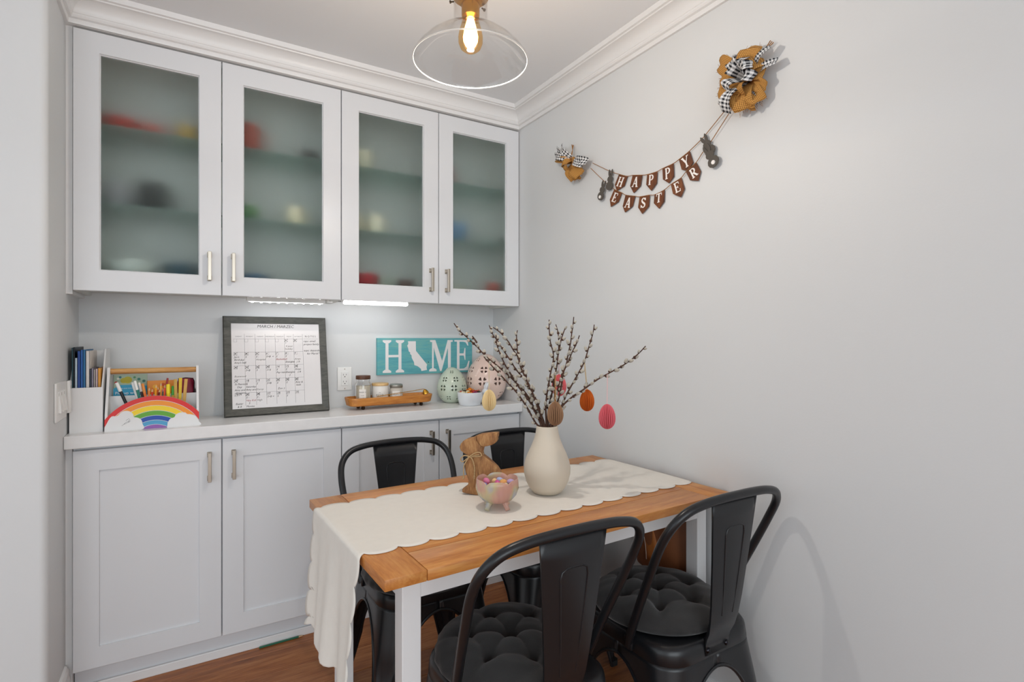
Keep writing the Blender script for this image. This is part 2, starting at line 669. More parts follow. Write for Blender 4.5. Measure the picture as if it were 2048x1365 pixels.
DX = [-1.8085, -1.357, -0.9045, -0.452, -0.003]
ZU0, ZU1 = 1.417, 2.322
for u in range(2):
    xa, xb = DX[u * 2], DX[u * 2 + 2]
    lab = ['white upper cabinet with two frosted glass doors beside the left wall',
           'white upper cabinet with two frosted glass doors against the banner wall'][u]
    root = thing('upper_cabinet', lab, 'cabinet', ((xa + xb) / 2, 0, ZU0), group='upper wall cabinets')
    cx = (xa + xb) / 2
    mb = MB()
    t = 0.018
    x0, x1 = xa - cx + 0.001, xb - cx - 0.001
    z0, z1 = 0.012, ZU1 - ZU0
    y0, y1 = 0.021, YB - 0.001
    mb.box(x0, x0 + t, y0, y1, z0 - 0.012, z1)
    mb.box(x1 - t, x1, y0, y1, z0 - 0.012, z1)
    mb.box(x0 + t, x1 - t, y0, y1, z0, z0 + t)
    mb.box(x0 + t, x1 - t, y0, y1, z1 - t, z1)
    mb.box(x0 + t, x1 - t, y1 - 0.006, y1, z0 + t, z1 - t)
    mb.box(x0 + t, x1 - t, y0, y0 + 0.016, z0 - 0.012, z0)      # light rail
    mb.build('body', 'cab_in', root)
    for zs in (1.736 - ZU0, 2.018 - ZU0):
        mb = MB(); mb.box(x0 + t, x1 - t, y0 + 0.02, y1 - 0.008, zs - 0.008, zs, 0.0008, seg=1)
        mb.build('glass_shelf', 'shelf_glass', root)
    for k in range(2):
        da, db = DX[u * 2 + k] - cx + 0.0018, DX[u * 2 + k + 1] - cx - 0.0018
        mb = MB()
        ring(mb, da, db, 0.0, ZU1 - ZU0 - 0.002, 0.0725, 0.0, 0.020, 0.0035)
        d = mb.build('door', 'cab', root, fix=True)
        mb = MB()
        w = 0.0725 + 0.002
        mb.box(da + w, db - w, 0.010, 0.014, w, ZU1 - ZU0 - 0.002 - w)
        tag(mb.build('frosted_pane', 'frost', d), 'frosted glass pane of the cabinet door')
        hx = (db - 0.040) if k == 0 else (da + 0.037)
        bar_handle(hx, 1.471 - ZU0, 1.580 - ZU0, 0.0, d)

# filler strips beside the cabinets at the left wall
mb = MB(); mb.box(XL, DX[0] - 0.0015, 0.018, YB, 1.405, 2.3275)
struct(mb.build('trim_6', 'trim'))
mb = MB(); mb.box(XL, DX[0] - 0.0015, 0.015, YB, 0.0, 0.876)
struct(mb.build('trim_7', 'trim'))

ZB0, ZB1 = 0.104, 0.864
for u in range(2):
    xa, xb = DX[u * 2], DX[u * 2 + 2]
    lab = ['white shaker base cabinet with two doors beside the left wall',
           'white shaker base cabinet with two doors behind the dining chairs'][u]
    cx = (xa + xb) / 2
    root = thing('base_cabinet', lab, 'cabinet', (cx, 0, 0), group='base cabinets')
    mb = MB()
    x0, x1 = xa - cx + 0.001, xb - cx - 0.001
    mb.box(x0, x1, 0.0165, YB - 0.001, 0.1, 0.8745)
    mb.build('body', 'cab', root)
    mb = MB(); mb.box(x0, x1, 0.045, YB - 0.001, 0.0, 0.1)
    mb.build('toe_kick', 'cab', root)
    mb = MB(); mb.box(x0, x1, 0.034, 0.045, 0.0, 0.034, 0.003, seg=2)
    mb.build('shoe_moulding', 'trim', root)
    for k in range(2):
        da, db = DX[u * 2 + k] - cx + 0.002, DX[u * 2 + k + 1] - cx - 0.002
        mb = MB()
        ring(mb, da, db, ZB0, ZB1, 0.0725, -0.006, 0.0145)
        mb.box(da + 0.0715, db - 0.0715, 0.002, 0.010, ZB0 + 0.0715, ZB1 - 0.0715)
        d = mb.build('door', 'cab', root)
        hx = (db - 0.040) if k == 0 else (da + 0.038)
        bar_handle(hx, 0.709, 0.819, -0.006, d)

CT = 0.920
mb = MB(); mb.box(XL + 0.001, -0.001, -0.031, YB - 0.001, 0.8755, CT, 0.003, seg=2)
tag(mb.build('countertop', 'counter'), 'long white quartz countertop across the base cabinets', 'countertop')

# ------------------------------------------------------------------ dining table
TZ = 0.768
TC = Vector((-0.588, -0.967, 0))
TR = math.radians(1.9)
TL, TW = 1.125, 0.645
table = thing('dining_table', 'oak topped dining table with white legs and apron pushed to the wall', 'table', TC, TR)
TT = 0.024
hx, hy = TL / 2, TW / 2
END = 0.093
for sx in (-1, 1):
    mb = MB()
    a, b = (-hx, -hx + END) if sx < 0 else (hx - END, hx)
    mb.box(a + 0.0006, b - 0.0006, -hy, hy, TZ - TT, TZ, 0.0018, seg=2)
    mb.build('end_plank', 'table_end', table, smooth=30)
NP = 6
for i in range(NP):
    y0 = -hy + TW * i / NP
    mb = MB()
    mb.box(-hx + END + 0.0006, hx - END - 0.0006, y0 + (0 if i == 0 else 0.0007), y0 + TW / NP - (0 if i == NP - 1 else 0.0007),
           TZ - TT, TZ, 0.0013, seg=2)
    mb.build('plank', 'table', table, smooth=30)
LEG = 0.045
LXA, LXB = -0.489, hx - 0.001
LYF, LYB = -0.232, 0.318
for x in (LXA, LXB - LEG):
    for y in (LYF, LYB - LEG):
        mb = MB(); mb.box(x, x + LEG, y, y + LEG, 0, TZ - TT, 0.002, seg=2)
        mb.build('leg', 'white', table)
for y in (LYF + 0.002, LYB - 0.024):
    mb = MB(); mb.box(LXA + LEG, LXB - LEG, y, y + 0.022, 0.668, TZ - TT)
    mb.build('apron', 'white', table)
for x in (LXA + 0.002, LXB - 0.024):
    mb = MB(); mb.box(x, x + 0.022, LYF + LEG, LYB - LEG, 0.668, TZ - TT)
    mb.build('apron', 'white', table)

# table runner: lies along the table, falls over the left end, scalloped all round
TM = Matrix.Translation(TC) @ Matrix.Rotation(TR, 4, 'Z')
SC = 0.0795
AMP = 0.024
W0, OFFY = 0.213, 0.022
DROP = 0.335
LENT = TL - 0.006
ND = 300
rows = []
tot = LENT + DROP
NS = 440
NT = 28
for i in range(NS + 1):
    sd = tot * i / NS                       # 0 at the wall end
    ph = (sd / SC) % 1.0
    sc = math.sqrt(max(0.0, 1 - (2 * ph - 1) ** 2))
    half = W0 - AMP + AMP * sc
    # rounded lower corners
    e = tot - sd
    rowp = []
    for j in range(NT + 1):
        t = -1 + 2 * j / NT
        yy = t * half
        # scalloped hem at the hanging end
        phy = ((yy + W0) / SC) % 1.0
        hem = AMP * (1 - math.sqrt(max(0.0, 1 - (2 * phy - 1) ** 2)))
        ss = sd * (1 - hem / tot * (sd / tot) ** 8)
        if ss <= LENT - 0.004:
            x = hx - 0.004 - ss
            z = TZ + 0.0022 + 0.0007 * math.sin(ss * 7 + 1.3) * math.cos(yy * 9)
            o_ = 0
        else:
            q = ss - (LENT - 0.004)
            rad = 0.010
            if q < rad * PI / 2:
                a = q / rad
                x = -hx + 0.002 - rad * math.sin(a)
                z = TZ + 0.0022 - rad * (1 - math.cos(a))
            else:
                d = q - rad * PI / 2
                wv = d / DROP
                x = -hx + 0.002 - rad - 0.022 * wv - wv * 0.010 * math.sin(yy * 26 + 0.7) - 0.006 * wv * math.cos(yy * 61)
                z = TZ + 0.0022 - rad - d * 0.985
        rowp.append(tuple(TM @ Vector((x, yy + OFFY, z))))
    rows.append(rowp)
mb = MB(); mb.grid(rows)
runner = mb.build('table_runner', 'cloth', smooth=60, solid=0.0016)
tag(runner, 'cream linen table runner with scalloped edges hanging over the table end', 'table runner')


# ------------------------------------------------------------------ metal chairs
def rrect(hw, hd, r, n=6):
    """rounded rectangle, starts at middle of the +x side, counter-clockwise"""
    pts = []
    for cx, cy, a0 in ((hw - r, hd - r, 0), (-hw + r, hd - r, PI / 2), (-hw + r, -hd + r, PI), (hw - r, -hd + r, 1.5 * PI)):
        for k in range(n + 1):
            a = a0 + k / n * PI / 2
            pts.append((cx + r * math.cos(a), cy + r * math.sin(a)))
    return pts


def make_chair():
    root = thing('metal_chair', '', 'chair')
    # seat pan with rolled edge and skirt
    mb = MB()
    rings = [(0.02, 0.02, 0.015, 0.4445), (0.10, 0.10, 0.06, 0.4455), (0.150, 0.150, 0.075, 0.448), (0.166, 0.166, 0.08, 0.4495),
             (0.175, 0.175, 0.082, 0.447), (0.180, 0.180, 0.083, 0.440), (0.182, 0.182, 0.083, 0.430), (0.1845, 0.1845, 0.083, 0.404),
             (0.1835, 0.1835, 0.083, 0.402), (0.1815, 0.1815, 0.083, 0.402), (0.177, 0.177, 0.08, 0.43), (0.02, 0.02, 0.015, 0.436)]
    n = len(rrect(1, 1, 0.1))
    vs = []
    for hw, hd, r, z in rings:
        vs += [(x, y, z) for x, y in rrect(hw, hd, r)]
    fs = []
    for i in range(len(rings) - 1):
        for k in range(n):
            k2 = (k + 1) % n
            fs.append((i * n + k, (i + 1) * n + k, (i + 1) * n + k2, i * n + k2))
    fs.append(tuple(range(n)))
    fs.append(tuple(reversed(range((len(rings) - 1) * n, len(rings) * n))))
    mb.add(vs, fs)
    mb.build('seat', 'black', root, smooth=50)

    # four folded sheet legs; neighbouring legs meet in an arch below the seat
    def hw_at(z):       # half spread of the corner at height z
        return 0.1825 + 0.040 * (0.405 - z) / 0.405

    ZA = 0.372
    def flange(z):      # how far the sheet reaches from the corner towards the middle of the side
        H = hw_at(z)
        if z >= ZA:
            return H
        if z > 0.16:
            u = (z - 0.16) / (ZA - 0.16)
            op = (H - 0.062) * math.sqrt(max(0.0, 1 - u ** 2.1))
            return H - op
        return 0.034 + (0.062 - 0.034) * (z / 0.16)

    zs = [0.405, 0.392, 0.380, 0.3725, 0.371, 0.368, 0.362, 0.352, 0.338, 0.32, 0.30, 0.275, 0.25, 0.225, 0.2, 0.18, 0.16, 0.12, 0.08, 0.04, 0.006]
    NA, NF = 8, 6
    for sx in (-1, 1):
        for sy in (-1, 1):
            rowsP = []
            for z in zs:
                H, w = hw_at(z), flange(z)
                r = min(0.083 - 0.055 * min(1, (0.405 - z) / 0.30), w * 0.95)
                loc = []
                for k in range(NF):                       # flange on the side x = H
                    y = H - w + (w - r) * k / NF
                    loc.append((H, y))
                for k in range(NA + 1):
                    a = k / NA * PI / 2
                    loc.append((H - r + r * math.cos(a), H - r + r * math.sin(a)))
                for k in range(1, NF + 1):
                    x = H - r - (w - r) * k / NF
                    loc.append((x, H))
                # pressed flute down the corner of the leg
                if z < 0.26:
                    dep = 0.007 * min(1, (0.26 - z) / 0.03)
                    for k in range(NF + 2, NF + NA - 1):
                        x, y = loc[k]
                        loc[k] = (x - dep * 0.7, y - dep * 0.7)
                rowsP.append([(sx * x, sy * y, z) for x, y in loc])
            mb = MB()
            mb.grid(rowsP, uv=False, flip=(sx * sy > 0))
            # rolled edge bead down both sides of the sheet
            for col in (0, -1):
                path = [rw[col] for rw in rowsP[3:]]
                mb.tube(path, 0.0042, 6)
            lg = mb.build('leg', 'black', root, smooth=50, solid=0.0018)
            mb = MB()
            H = hw_at(0.0)
            fp = [(sx * (H - 0.034), sy * H), (sx * (H - 0.008), sy * H), (sx * H, sy * (H - 0.008)), (sx * H, sy * (H - 0.034)),
                  (sx * (H - 0.012), sy * (H - 0.034)), (sx * (H - 0.034), sy * (H - 0.012))]
            mb.prism(fp, ((0, 0, 0), (1, 0, 0), (0, 1, 0), (0, 0, 1)), 0.0, 0.02)
            mb.build('foot_cap', 'rubber', lg)
    # back hoop of round tube
    half = [(0.188, -0.045, 0.415), (0.193, -0.056, 0.445), (0.203, -0.098, 0.54), (0.214, -0.150, 0.65), (0.220, -0.190, 0.735),
            (0.211, -0.219, 0.790), (0.178, -0.238, 0.826), (0.124, -0.246, 0.841), (0.06, -0.249, 0.846)]
    pts = half + [(0, -0.250, 0.847)] + [(-x, y, z) for x, y, z in reversed(half)]
    mb = MB()
    mb.tube(spline(pts, 5), 0.0115, 12)
    for sx in (-1, 1):
        mb.box(sx * 0.182, sx * 0.192, -0.06, -0.032, 0.405, 0.44, 0.003, seg=2)
    mb.build('back_hoop', 'black', root, smooth=60)
    # splat
    pr = [(-0.1840, 0.410, 0.045), (-0.1862, 0.440, 0.046), (-0.190, 0.455, 0.047), (-0.203, 0.478, 0.0505), (-0.214, 0.510, 0.055),
          (-0.222, 0.56, 0.060), (-0.2345, 0.68, 0.072), (-0.2445, 0.79, 0.0835), (-0.248, 0.838, 0.0885)]
    rowsP = []
    C = 10
    for (y, z, w) in pr:
        bow = 0.006 * min(1, max(0, (z - 0.455) / 0.06))
        rr = [(-w, y + 0.010, z)] if z > 0.45 else [(-w, y + 0.002, z)]
        for k in range(C + 1):
            t = -1 + 2 * k / C
            rr.append((t * w, y + bow * t * t, z))
        rr.append((w, y + 0.010, z) if z > 0.45 else (w, y + 0.002, z))
        rowsP.append(rr)
    mb = MB(); mb.grid(rowsP, uv=False)
    sp = mb.build('splat', 'black', root, smooth=50, solid=0.0024)

    def yat(z):
        for (y0, z0, _), (y1, z1, _) in zip(pr, pr[1:]):
            if z0 <= z <= z1:
                return y0 + (y1 - y0) * (z - z0) / (z1 - z0)
        return pr[-1][0]
    rib = [(-0.021, 0.525), (-0.0265, 0.60), (-0.034, 0.70), (-0.0365, 0.745), (-0.033, 0.760), (-0.022, 0.766), (0, 0.767)]
    rib = rib + [(-x, z) for x, z in reversed(rib[:-1])]
    for side in (-1, 1):
        mb = MB()
        mb.tube([(x, yat(z) + 0.0012 * side + 0.0012, z) for x, z in rib], 0.0021, 6)
        mb.build('pressed_rib', 'black', sp, smooth=60)
    for x in (-0.037, 0.037):
        mb = MB()
        mx = Matrix.Translation((x, -0.1858, 0.424)) @ Matrix.Rotation(PI / 2, 4, 'X')
        mb.lathe([(0.0075, 0), (0.0075, 0.0015), (0.0055, 0.004), (0.002, 0.0052)], 12, mx=mx)
        mb.build('bolt', 'bolt', root, smooth=40)
    for sx in (-1, 1):
        mb = MB()
        mx = Matrix.Translation((sx * 0.1925, -0.046, 0.422)) @ Matrix.Rotation(sx * PI / 2, 4, 'Y')
        mb.lathe([(0.0065, -0.001), (0.0065, 0.0015), (0.005, 0.004), (0.002, 0.005)], 12, mx=mx)
        mb.build('bolt', 'bolt', root, smooth=40)
    return root


def make_cushion():
    """round tufted chair pad"""
    R, T = 0.192, 0.050
    tufts = [(0.0, 0.0)] + [(0.108 * math.cos(a), 0.108 * math.sin(a)) for a in [PI / 6 + k * PI / 3 for k in range(6)]]
    segs = [(tufts[0], tufts[k]) for k in range(1, 7)] + [(tufts[k], tufts[k % 6 + 1]) for k in range(1, 7)]
    segs += [(tufts[k], (tufts[k][0] * 1.75, tufts[k][1] * 1.75)) for k in range(1, 7)]

    def sd(p, a, b):
        ax, ay = b[0] - a[0], b[1] - a[1]
        l = ax * ax + ay * ay
        t = max(0, min(1, ((p[0] - a[0]) * ax + (p[1] - a[1]) * ay) / l))
        return math.hypot(p[0] - a[0] - ax * t, p[1] - a[1] - ay * t)

    def top(x, y):
        r = math.hypot(x, y)
        h = T * (max(0.0, 1 - (r / R) ** 3.2)) ** 0.5
        k = min(1, h / T * 1.4)
        d = min(math.hypot(x - a, y - b) for a, b in tufts)
        h -= k * 0.019 * math.exp(-(d / 0.020) ** 1.2)
        for a, b in segs:
            h -= k * 0.0075 * math.exp(-(sd((x, y), a, b) / 0.011) ** 1.3)
        h += k * 0.0020 * math.sin(x * 61 + 1.2 * math.sin(y * 47)) * math.cos(y * 53 + x * 20)
        return h
    NR, NA = 34, 112
    vs, fs = [(0, 0, top(0, 0))], []
    for i in range(1, NR + 1):
        r = R * (1 - (1 - i / NR) ** 1.5)
        for k in range(NA):
            a = 2 * PI * k / NA
            pl = 1 + (0.010 * math.sin(a * 26 + 2 * math.sin(a * 3)) if i > NR - 3 else 0) + 0.012 * math.cos(6 * (a - PI / 6) + PI) * (i / NR) ** 4
            x, y = r * pl * math.cos(a), r * pl * math.sin(a)
            z = top(r * math.cos(a), r * math.sin(a)) + 0.018
            vs.append((x, y, max(z, 0.018)))
    vs[0] = (0, 0, top(0, 0) + 0.018)
    for k in range(NA):
        fs.append((0, 1 + k, 1 + (k + 1) % NA))
    for i in range(NR - 1):
        for k in range(NA):
            k2 = (k + 1) % NA
            fs.append((1 + i * NA + k, 1 + (i + 1) * NA + k, 1 + (i + 1) * NA + k2, 1 + i * NA + k2))
    last = 1 + (NR - 1) * NA
    base = len(vs)
    for rr, z in ((0.975, 0.008), (0.90, 0.001), (0.5, 0.0)):
        for k in range(NA):
            a = 2 * PI * k / NA
            vs.append((R * rr * math.cos(a), R * rr * math.sin(a), z))
    prev = last
    for g in range(3):
        cur = base + g * NA
        for k in range(NA):
            k2 = (k + 1) % NA
            fs.append((prev + k, cur + k, cur + k2, prev + k2))
        prev = cur
    fs.append(tuple(reversed(range(prev, prev + NA))))
    mb = MB(); mb.add(vs, fs)
    root = mb.build('seat_cushion', 'cushion', None, smooth=180)
    return root


chair_spots = [
    ((-0.772, -1.207), 0.0, 'black metal chair facing the table on the side nearest the table\'s bare corner',
     'tufted charcoal cushion on the chair beside the table\'s bare corner'),
    ((-0.258, -1.222), 0.0, 'black metal chair with its back close to the banner wall, bolts on its rear rim',
     'tufted charcoal cushion on the chair between table leg and banner wall'),
    ((-0.774, -0.560), PI, 'black metal chair between the table and the cabinets, behind the runner\'s hanging end',
     'charcoal cushion on the cabinet-side chair, peeping out under the table corner'),
    ((-0.280, -0.585), PI, 'black metal chair between the table and the cabinets, behind vase and rabbit',
     'charcoal cushion on the cabinet-side chair behind the vase'),
]
ch0, cu0 = make_chair(), make_cushion()
for i, ((x, y), rz, la, lb) in enumerate(chair_spots):
    c = ch0 if i == 0 else dup(ch0, (x, y, 0), rz)
    c.location, c.rotation_euler = (x, y, 0), (0, 0, rz)
    tag(c, la, 'chair', 'four metal chairs at the dining table')
    k = cu0 if i == 0 else dup(cu0, (x, y, 0), rz)
    fw = -1 if rz else 1
    k.location, k.rotation_euler = (x - (0.0, 0.006, 0.018, 0.0)[i], y + fw * (0.022, 0.022, 0.060, 0.022)[i], 0.4495), (0, 0, rz + 0.3 * i)
    tag(k, lb, 'cushion', 'round cushions on the metal chairs')

# brown leather bag on a hook against the wall under the table
M['leather'] = mat('brown_leather', '#8a5331', 0.55, var=0.14, vscale=14, bump=0.1, bscale=90)
M['leather_in'] = mat('tan_leather', '#b56a2c', 0.5, var=0.08, vscale=14)
bag = thing('leather_bag', 'brown leather bag hanging on the wall under the dining table', 'bag', (-0.004, -0.990, 0.40))
rowsP = []
for i in range(15):
    t = i / 14
    z = 0.02 + 0.25 * t
    wl = 0.125 + 0.045 * t ** 1.6          # left side flares towards the top
    rr = []
    for k in range(25):
        u = k / 24
        y = wl - u * (wl + 0.148)
        bul = 0.062 * (max(0.0, 1 - abs(2 * u - 1) ** 2.6)) ** 0.5 * (0.55 + 0.45 * math.sin(PI * (0.15 + 0.7 * t)))
        bul += 0.006 * math.sin(u * 19) * t
        rr.append((-0.003 - bul, y, z))
    rowsP.append(rr)
mb = MB(); mb.grid(rowsP, uv=False)
back = [[(0.0, y, z) for (_, y, z) in rw] for rw in rowsP]
mb.grid(back, uv=False, flip=True)
body = mb.build('body', 'leather', bag, smooth=60, solid=0.003)
mb = MB()
flap = []
for i in range(13):
    t = i / 12
    a = PI * 0.5 * t
    cy, cz = 0.175 - 0.16 * math.sin(a) * 0.9, 0.275 - 0.19 * (1 - math.cos(a)) - 0.02
    flap.append([(-0.052 - 0.014 * math.sin(a), cy + dy, cz - dz) for dy, dz in ((0.0, 0.0), (-0.022, 0.004), (-0.045, 0.004), (-0.062, 0.0))])
mb.grid(flap, uv=False)
st = mb.build('strap', 'leather_in', bag, smooth=60, solid=0.004)
mb = MB()
mb.tube([(x - 0.0025, y, z) for x, y, z in [r_[0] for r_ in [[(f[0][0], f[0][1] - 0.006, f[0][2] - 0.002)] for f in flap]]], 0.0008, 5)
mb.build('stitching', 'cloth', st)
mb = MB()
mb.tube(spline([(-0.01, 0.06, 0.262), (-0.018, 0.02, 0.30), (-0.012, -0.02, 0.312), (-0.018, -0.06, 0.30), (-0.01, -0.10, 0.262)], 5), 0.005, 8)
mb.build('handle', 'leather', bag, smooth=60)
mb = MB()
mb.tube(spline([(0.003, -0.02, 0.322), (-0.016, -0.02, 0.318), (-0.024, -0.02, 0.305), (-0.022, -0.02, 0.322)], 4), 0.003, 8)
mb.build('hook', 'steel', bag, smooth=60)

# pencil on the floor by the toe kick
M['pencil_green'] = mat('green_pencil_paint', '#2f6b54', 0.35)
M['pencil_wood'] = mat('pencil_wood', '#d9b48a', 0.7)
M['graphite'] = mat('graphite', '#2a2a2a', 0.5)
pr_ = thing('pencil', 'green pencil lying on the floor along the cabinet base', 'pencil', (-1.138, 0.026, 0.0042), math.radians(1.0))
mxp = Matrix.Rotation(PI / 2, 4, 'Y')
mb = MB(); mb.lathe([(0.0038, -0.085), (0.0038, 0.065)], 6, mx=mxp); mb.build('barrel', 'pencil_green', pr_)
mb = MB(); mb.lathe([(0.0038, 0.065), (0.0013, 0.081)], 6, mx=mxp); mb.build('sharpened_end', 'pencil_wood', pr_)
mb = MB(); mb.lathe([(0.0013, 0.081), (0.0002, 0.087)], 6, mx=mxp); mb.build('lead', 'graphite', pr_)

# ------------------------------------------------------------------ on the table
TABZ = TZ + 0.0040
# vase
M['vase'] = mat('beige_ceramic', '#cabfae', 0.48, var=0.02, vscale=6)
mb = MB()
vp = [(0.036, 0.0), (0.043, 0.002), (0.055, 0.016), (0.066, 0.038), (0.0715, 0.060), (0.0725, 0.078), (0.069, 0.098), (0.061, 0.120),
      (0.050, 0.143), (0.041, 0.165), (0.036, 0.184), (0.0335, 0.203), (0.0330, 0.206), (0.0310, 0.207), (0.0300, 0.205), (0.0315, 0.18), (0.040, 0.15),
      (0.062, 0.09), (0.064, 0.06), (0.05, 0.02), (0.01, 0.008)]
mb.lathe(vp, 56, (0, 0, 0))
vase = mb.build('vase', 'vase', None, smooth=60)
vase.location = (-0.516, -0.982, TABZ)
tag(vase, 'beige teardrop ceramic vase holding pussy willow branches', 'vase')

# pussy willow
M['bark'] = mat('willow_bark', '#4a2f22', 0.75, var=0.3, vscale=60)
M['catkin'] = mat('willow_catkin', '#aaa497', 0.95, var=0.2, vscale=160, sheen=0.5)
BRANCHES = [
 [(-0.718, -0.735, 1.301), (-0.707, -0.750, 1.278), (-0.690, -0.768, 1.257), (-0.663, -0.797, 1.222), (-0.643, -0.821, 1.191), (-0.613, -0.852, 1.158), (-0.580, -0.888, 1.117), (-0.552, -0.922, 1.072), (-0.535, -0.955, 1.014), (-0.526, -0.973, 0.985)],
 [(-0.680, -0.793, 1.259), (-0.675, -0.799, 1.249), (-0.670, -0.806, 1.237)],
 [(-0.705, -0.919, 1.195), (-0.688, -0.924, 1.175), (-0.664, -0.932, 1.148), (-0.635, -0.941, 1.116), (-0.606, -0.950, 1.083), (-0.576, -0.958, 1.039), (-0.546, -0.963, 0.988), (-0.531, -0.971, 0.973)],
 [(-0.583, -0.731, 1.296), (-0.580, -0.751, 1.265), (-0.573, -0.767, 1.246), (-0.565, -0.791, 1.216), (-0.555, -0.817, 1.184), (-0.544, -0.849, 1.145), (-0.529, -0.880, 1.112), (-0.521, -0.916, 1.068), (-0.519, -0.954, 1.015), (-0.525, -0.972, 0.985)],
 [(-0.622, -0.847, 1.264), (-0.623, -0.854, 1.233), (-0.617, -0.865, 1.202), (-0.607, -0.879, 1.167), (-0.595, -0.893, 1.139), (-0.578, -0.914, 1.098), (-0.554, -0.939, 1.054), (-0.538, -0.960, 1.007), (-0.528, -0.972, 0.978)],
 [(-0.664, -0.903, 1.285), (-0.645, -0.914, 1.269), (-0.623, -0.926, 1.241), (-0.610, -0.933, 1.216), (-0.597, -0.940, 1.194), (-0.590, -0.943, 1.166), (-0.576, -0.950, 1.129), (-0.558, -0.959, 1.086), (-0.543, -0.966, 1.043), (-0.527, -0.974, 0.995)],
 [(-0.533, -0.835, 1.278), (-0.539, -0.839, 1.259), (-0.544, -0.851, 1.225), (-0.548, -0.862, 1.193), (-0.543, -0.883, 1.155), (-0.539, -0.900, 1.122), (-0.531, -0.930, 1.067), (-0.523, -0.964, 1.006), (-0.522, -0.976, 0.983)],
 [(-0.482, -0.945, 1.311), (-0.484, -0.949, 1.276), (-0.484, -0.955, 1.239), (-0.479, -0.964, 1.203), (-0.483, -0.967, 1.173), (-0.493, -0.967, 1.137), (-0.501, -0.968, 1.101), (-0.508, -0.969, 1.072), (-0.514, -0.972, 1.037), (-0.516, -0.977, 0.999)],
 [(-0.431, -0.911, 1.297), (-0.430, -0.923, 1.267), (-0.437, -0.935, 1.220), (-0.446, -0.942, 1.189), (-0.454, -0.948, 1.159), (-0.469, -0.953, 1.123), (-0.480, -0.961, 1.085), (-0.499, -0.968, 1.038), (-0.510, -0.977, 0.998)],
 [(-0.423, -0.952, 1.285), (-0.438, -0.952, 1.251), (-0.447, -0.954, 1.224), (-0.452, -0.955, 1.211)],
 [(-0.426, -1.001, 1.319), (-0.430, -1.001, 1.290), (-0.435, -1.001, 1.263), (-0.439, -1.001, 1.236), (-0.448, -1.000, 1.200), (-0.453, -0.999, 1.173), (-0.463, -0.996, 1.146), (-0.475, -0.992, 1.114), (-0.485, -0.989, 1.078), (-0.497, -0.986, 1.043), (-0.509, -0.983, 0.999)],
 [(-0.467, -1.081, 1.260), (-0.471, -1.073, 1.237), (-0.479, -1.060, 1.208), (-0.485, -1.049, 1.179), (-0.493, -1.036, 1.147), (-0.493, -1.025, 1.105), (-0.495, -1.014, 1.066), (-0.505, -0.993, 1.006)],
 [(-0.360, -1.022, 1.295), (-0.366, -1.022, 1.266), (-0.379, -1.021, 1.230), (-0.388, -1.020, 1.203), (-0.401, -1.018, 1.170), (-0.419, -1.012, 1.137), (-0.438, -1.006, 1.104), (-0.456, -1.001, 1.072), (-0.472, -0.997, 1.037), (-0.493, -0.991, 1.002)],
 [(-0.303, -1.190, 1.228), (-0.318, -1.172, 1.203), (-0.344, -1.147, 1.174), (-0.376, -1.119, 1.149), (-0.409, -1.091, 1.124), (-0.438, -1.063, 1.094), (-0.464, -1.040, 1.070), (-0.484, -1.019, 1.043), (-0.503, -0.995, 1.003)],
]
PENNANTS = [
 ('H', [(-0.754, 1.903), (-0.801, 1.883), (-0.782, 1.849), (-0.741, 1.841), (-0.730, 1.867)]),
 ('A', [(-0.830, 1.879), (-0.879, 1.867), (-0.870, 1.828), (-0.835, 1.810), (-0.816, 1.841)]),
 ('P', [(-0.906, 1.862), (-0.955, 1.860), (-0.952, 1.818), (-0.926, 1.797), (-0.901, 1.825)]),
 ('P', [(-0.981, 1.864), (-1.031, 1.868), (-1.033, 1.822), (-1.010, 1.804), (-0.983, 1.824)]),
 ('Y', [(-1.056, 1.875), (-1.102, 1.891), (-1.117, 1.848), (-1.096, 1.824), (-1.069, 1.836)]),
 ('E', [(-0.726, 1.849), (-0.769, 1.826), (-0.749, 1.794), (-0.706, 1.784), (-0.700, 1.814)]),
 ('A', [(-0.791, 1.812), (-0.842, 1.796), (-0.828, 1.760), (-0.788, 1.745), (-0.775, 1.771)]),
 ('S', [(-0.867, 1.788), (-0.917, 1.783), (-0.913, 1.742), (-0.880, 1.721), (-0.859, 1.749)]),
 ('T', [(-0.943, 1.778), (-0.990, 1.785), (-0.988, 1.744), (-0.964, 1.723), (-0.939, 1.748)]),
 ('E', [(-1.020, 1.797), (-1.066, 1.809), (-1.080, 1.768), (-1.064, 1.742), (-1.030, 1.761)]),
 ('R', [(-1.087, 1.824), (-1.130, 1.844), (-1.148, 1.810), (-1.138, 1.780), (-1.105, 1.790)]),
]
TWINE_1 = [(-0.599, 1.990), (-0.697, 1.931), (-0.754, 1.903), (-0.801, 1.883), (-0.830, 1.879), (-0.879, 1.867), (-0.906, 1.862), (-0.955, 1.860), (-0.981, 1.864), (-1.031, 1.868), (-1.056, 1.875), (-1.102, 1.891), (-1.146, 1.912), (-1.170, 1.926), (-1.264, 1.985), (-1.314, 2.009)]
TWINE_2 = [(-0.587, 1.971), (-0.681, 1.884), (-0.729, 1.848), (-0.769, 1.826), (-0.791, 1.812), (-0.842, 1.796), (-0.867, 1.788), (-0.917, 1.783), (-0.943, 1.778), (-0.990, 1.785), (-1.020, 1.797), (-1.066, 1.809), (-1.087, 1.824), (-1.130, 1.844), (-1.156, 1.869), (-1.177, 1.883), (-1.277, 1.974), (-1.317, 2.003)]

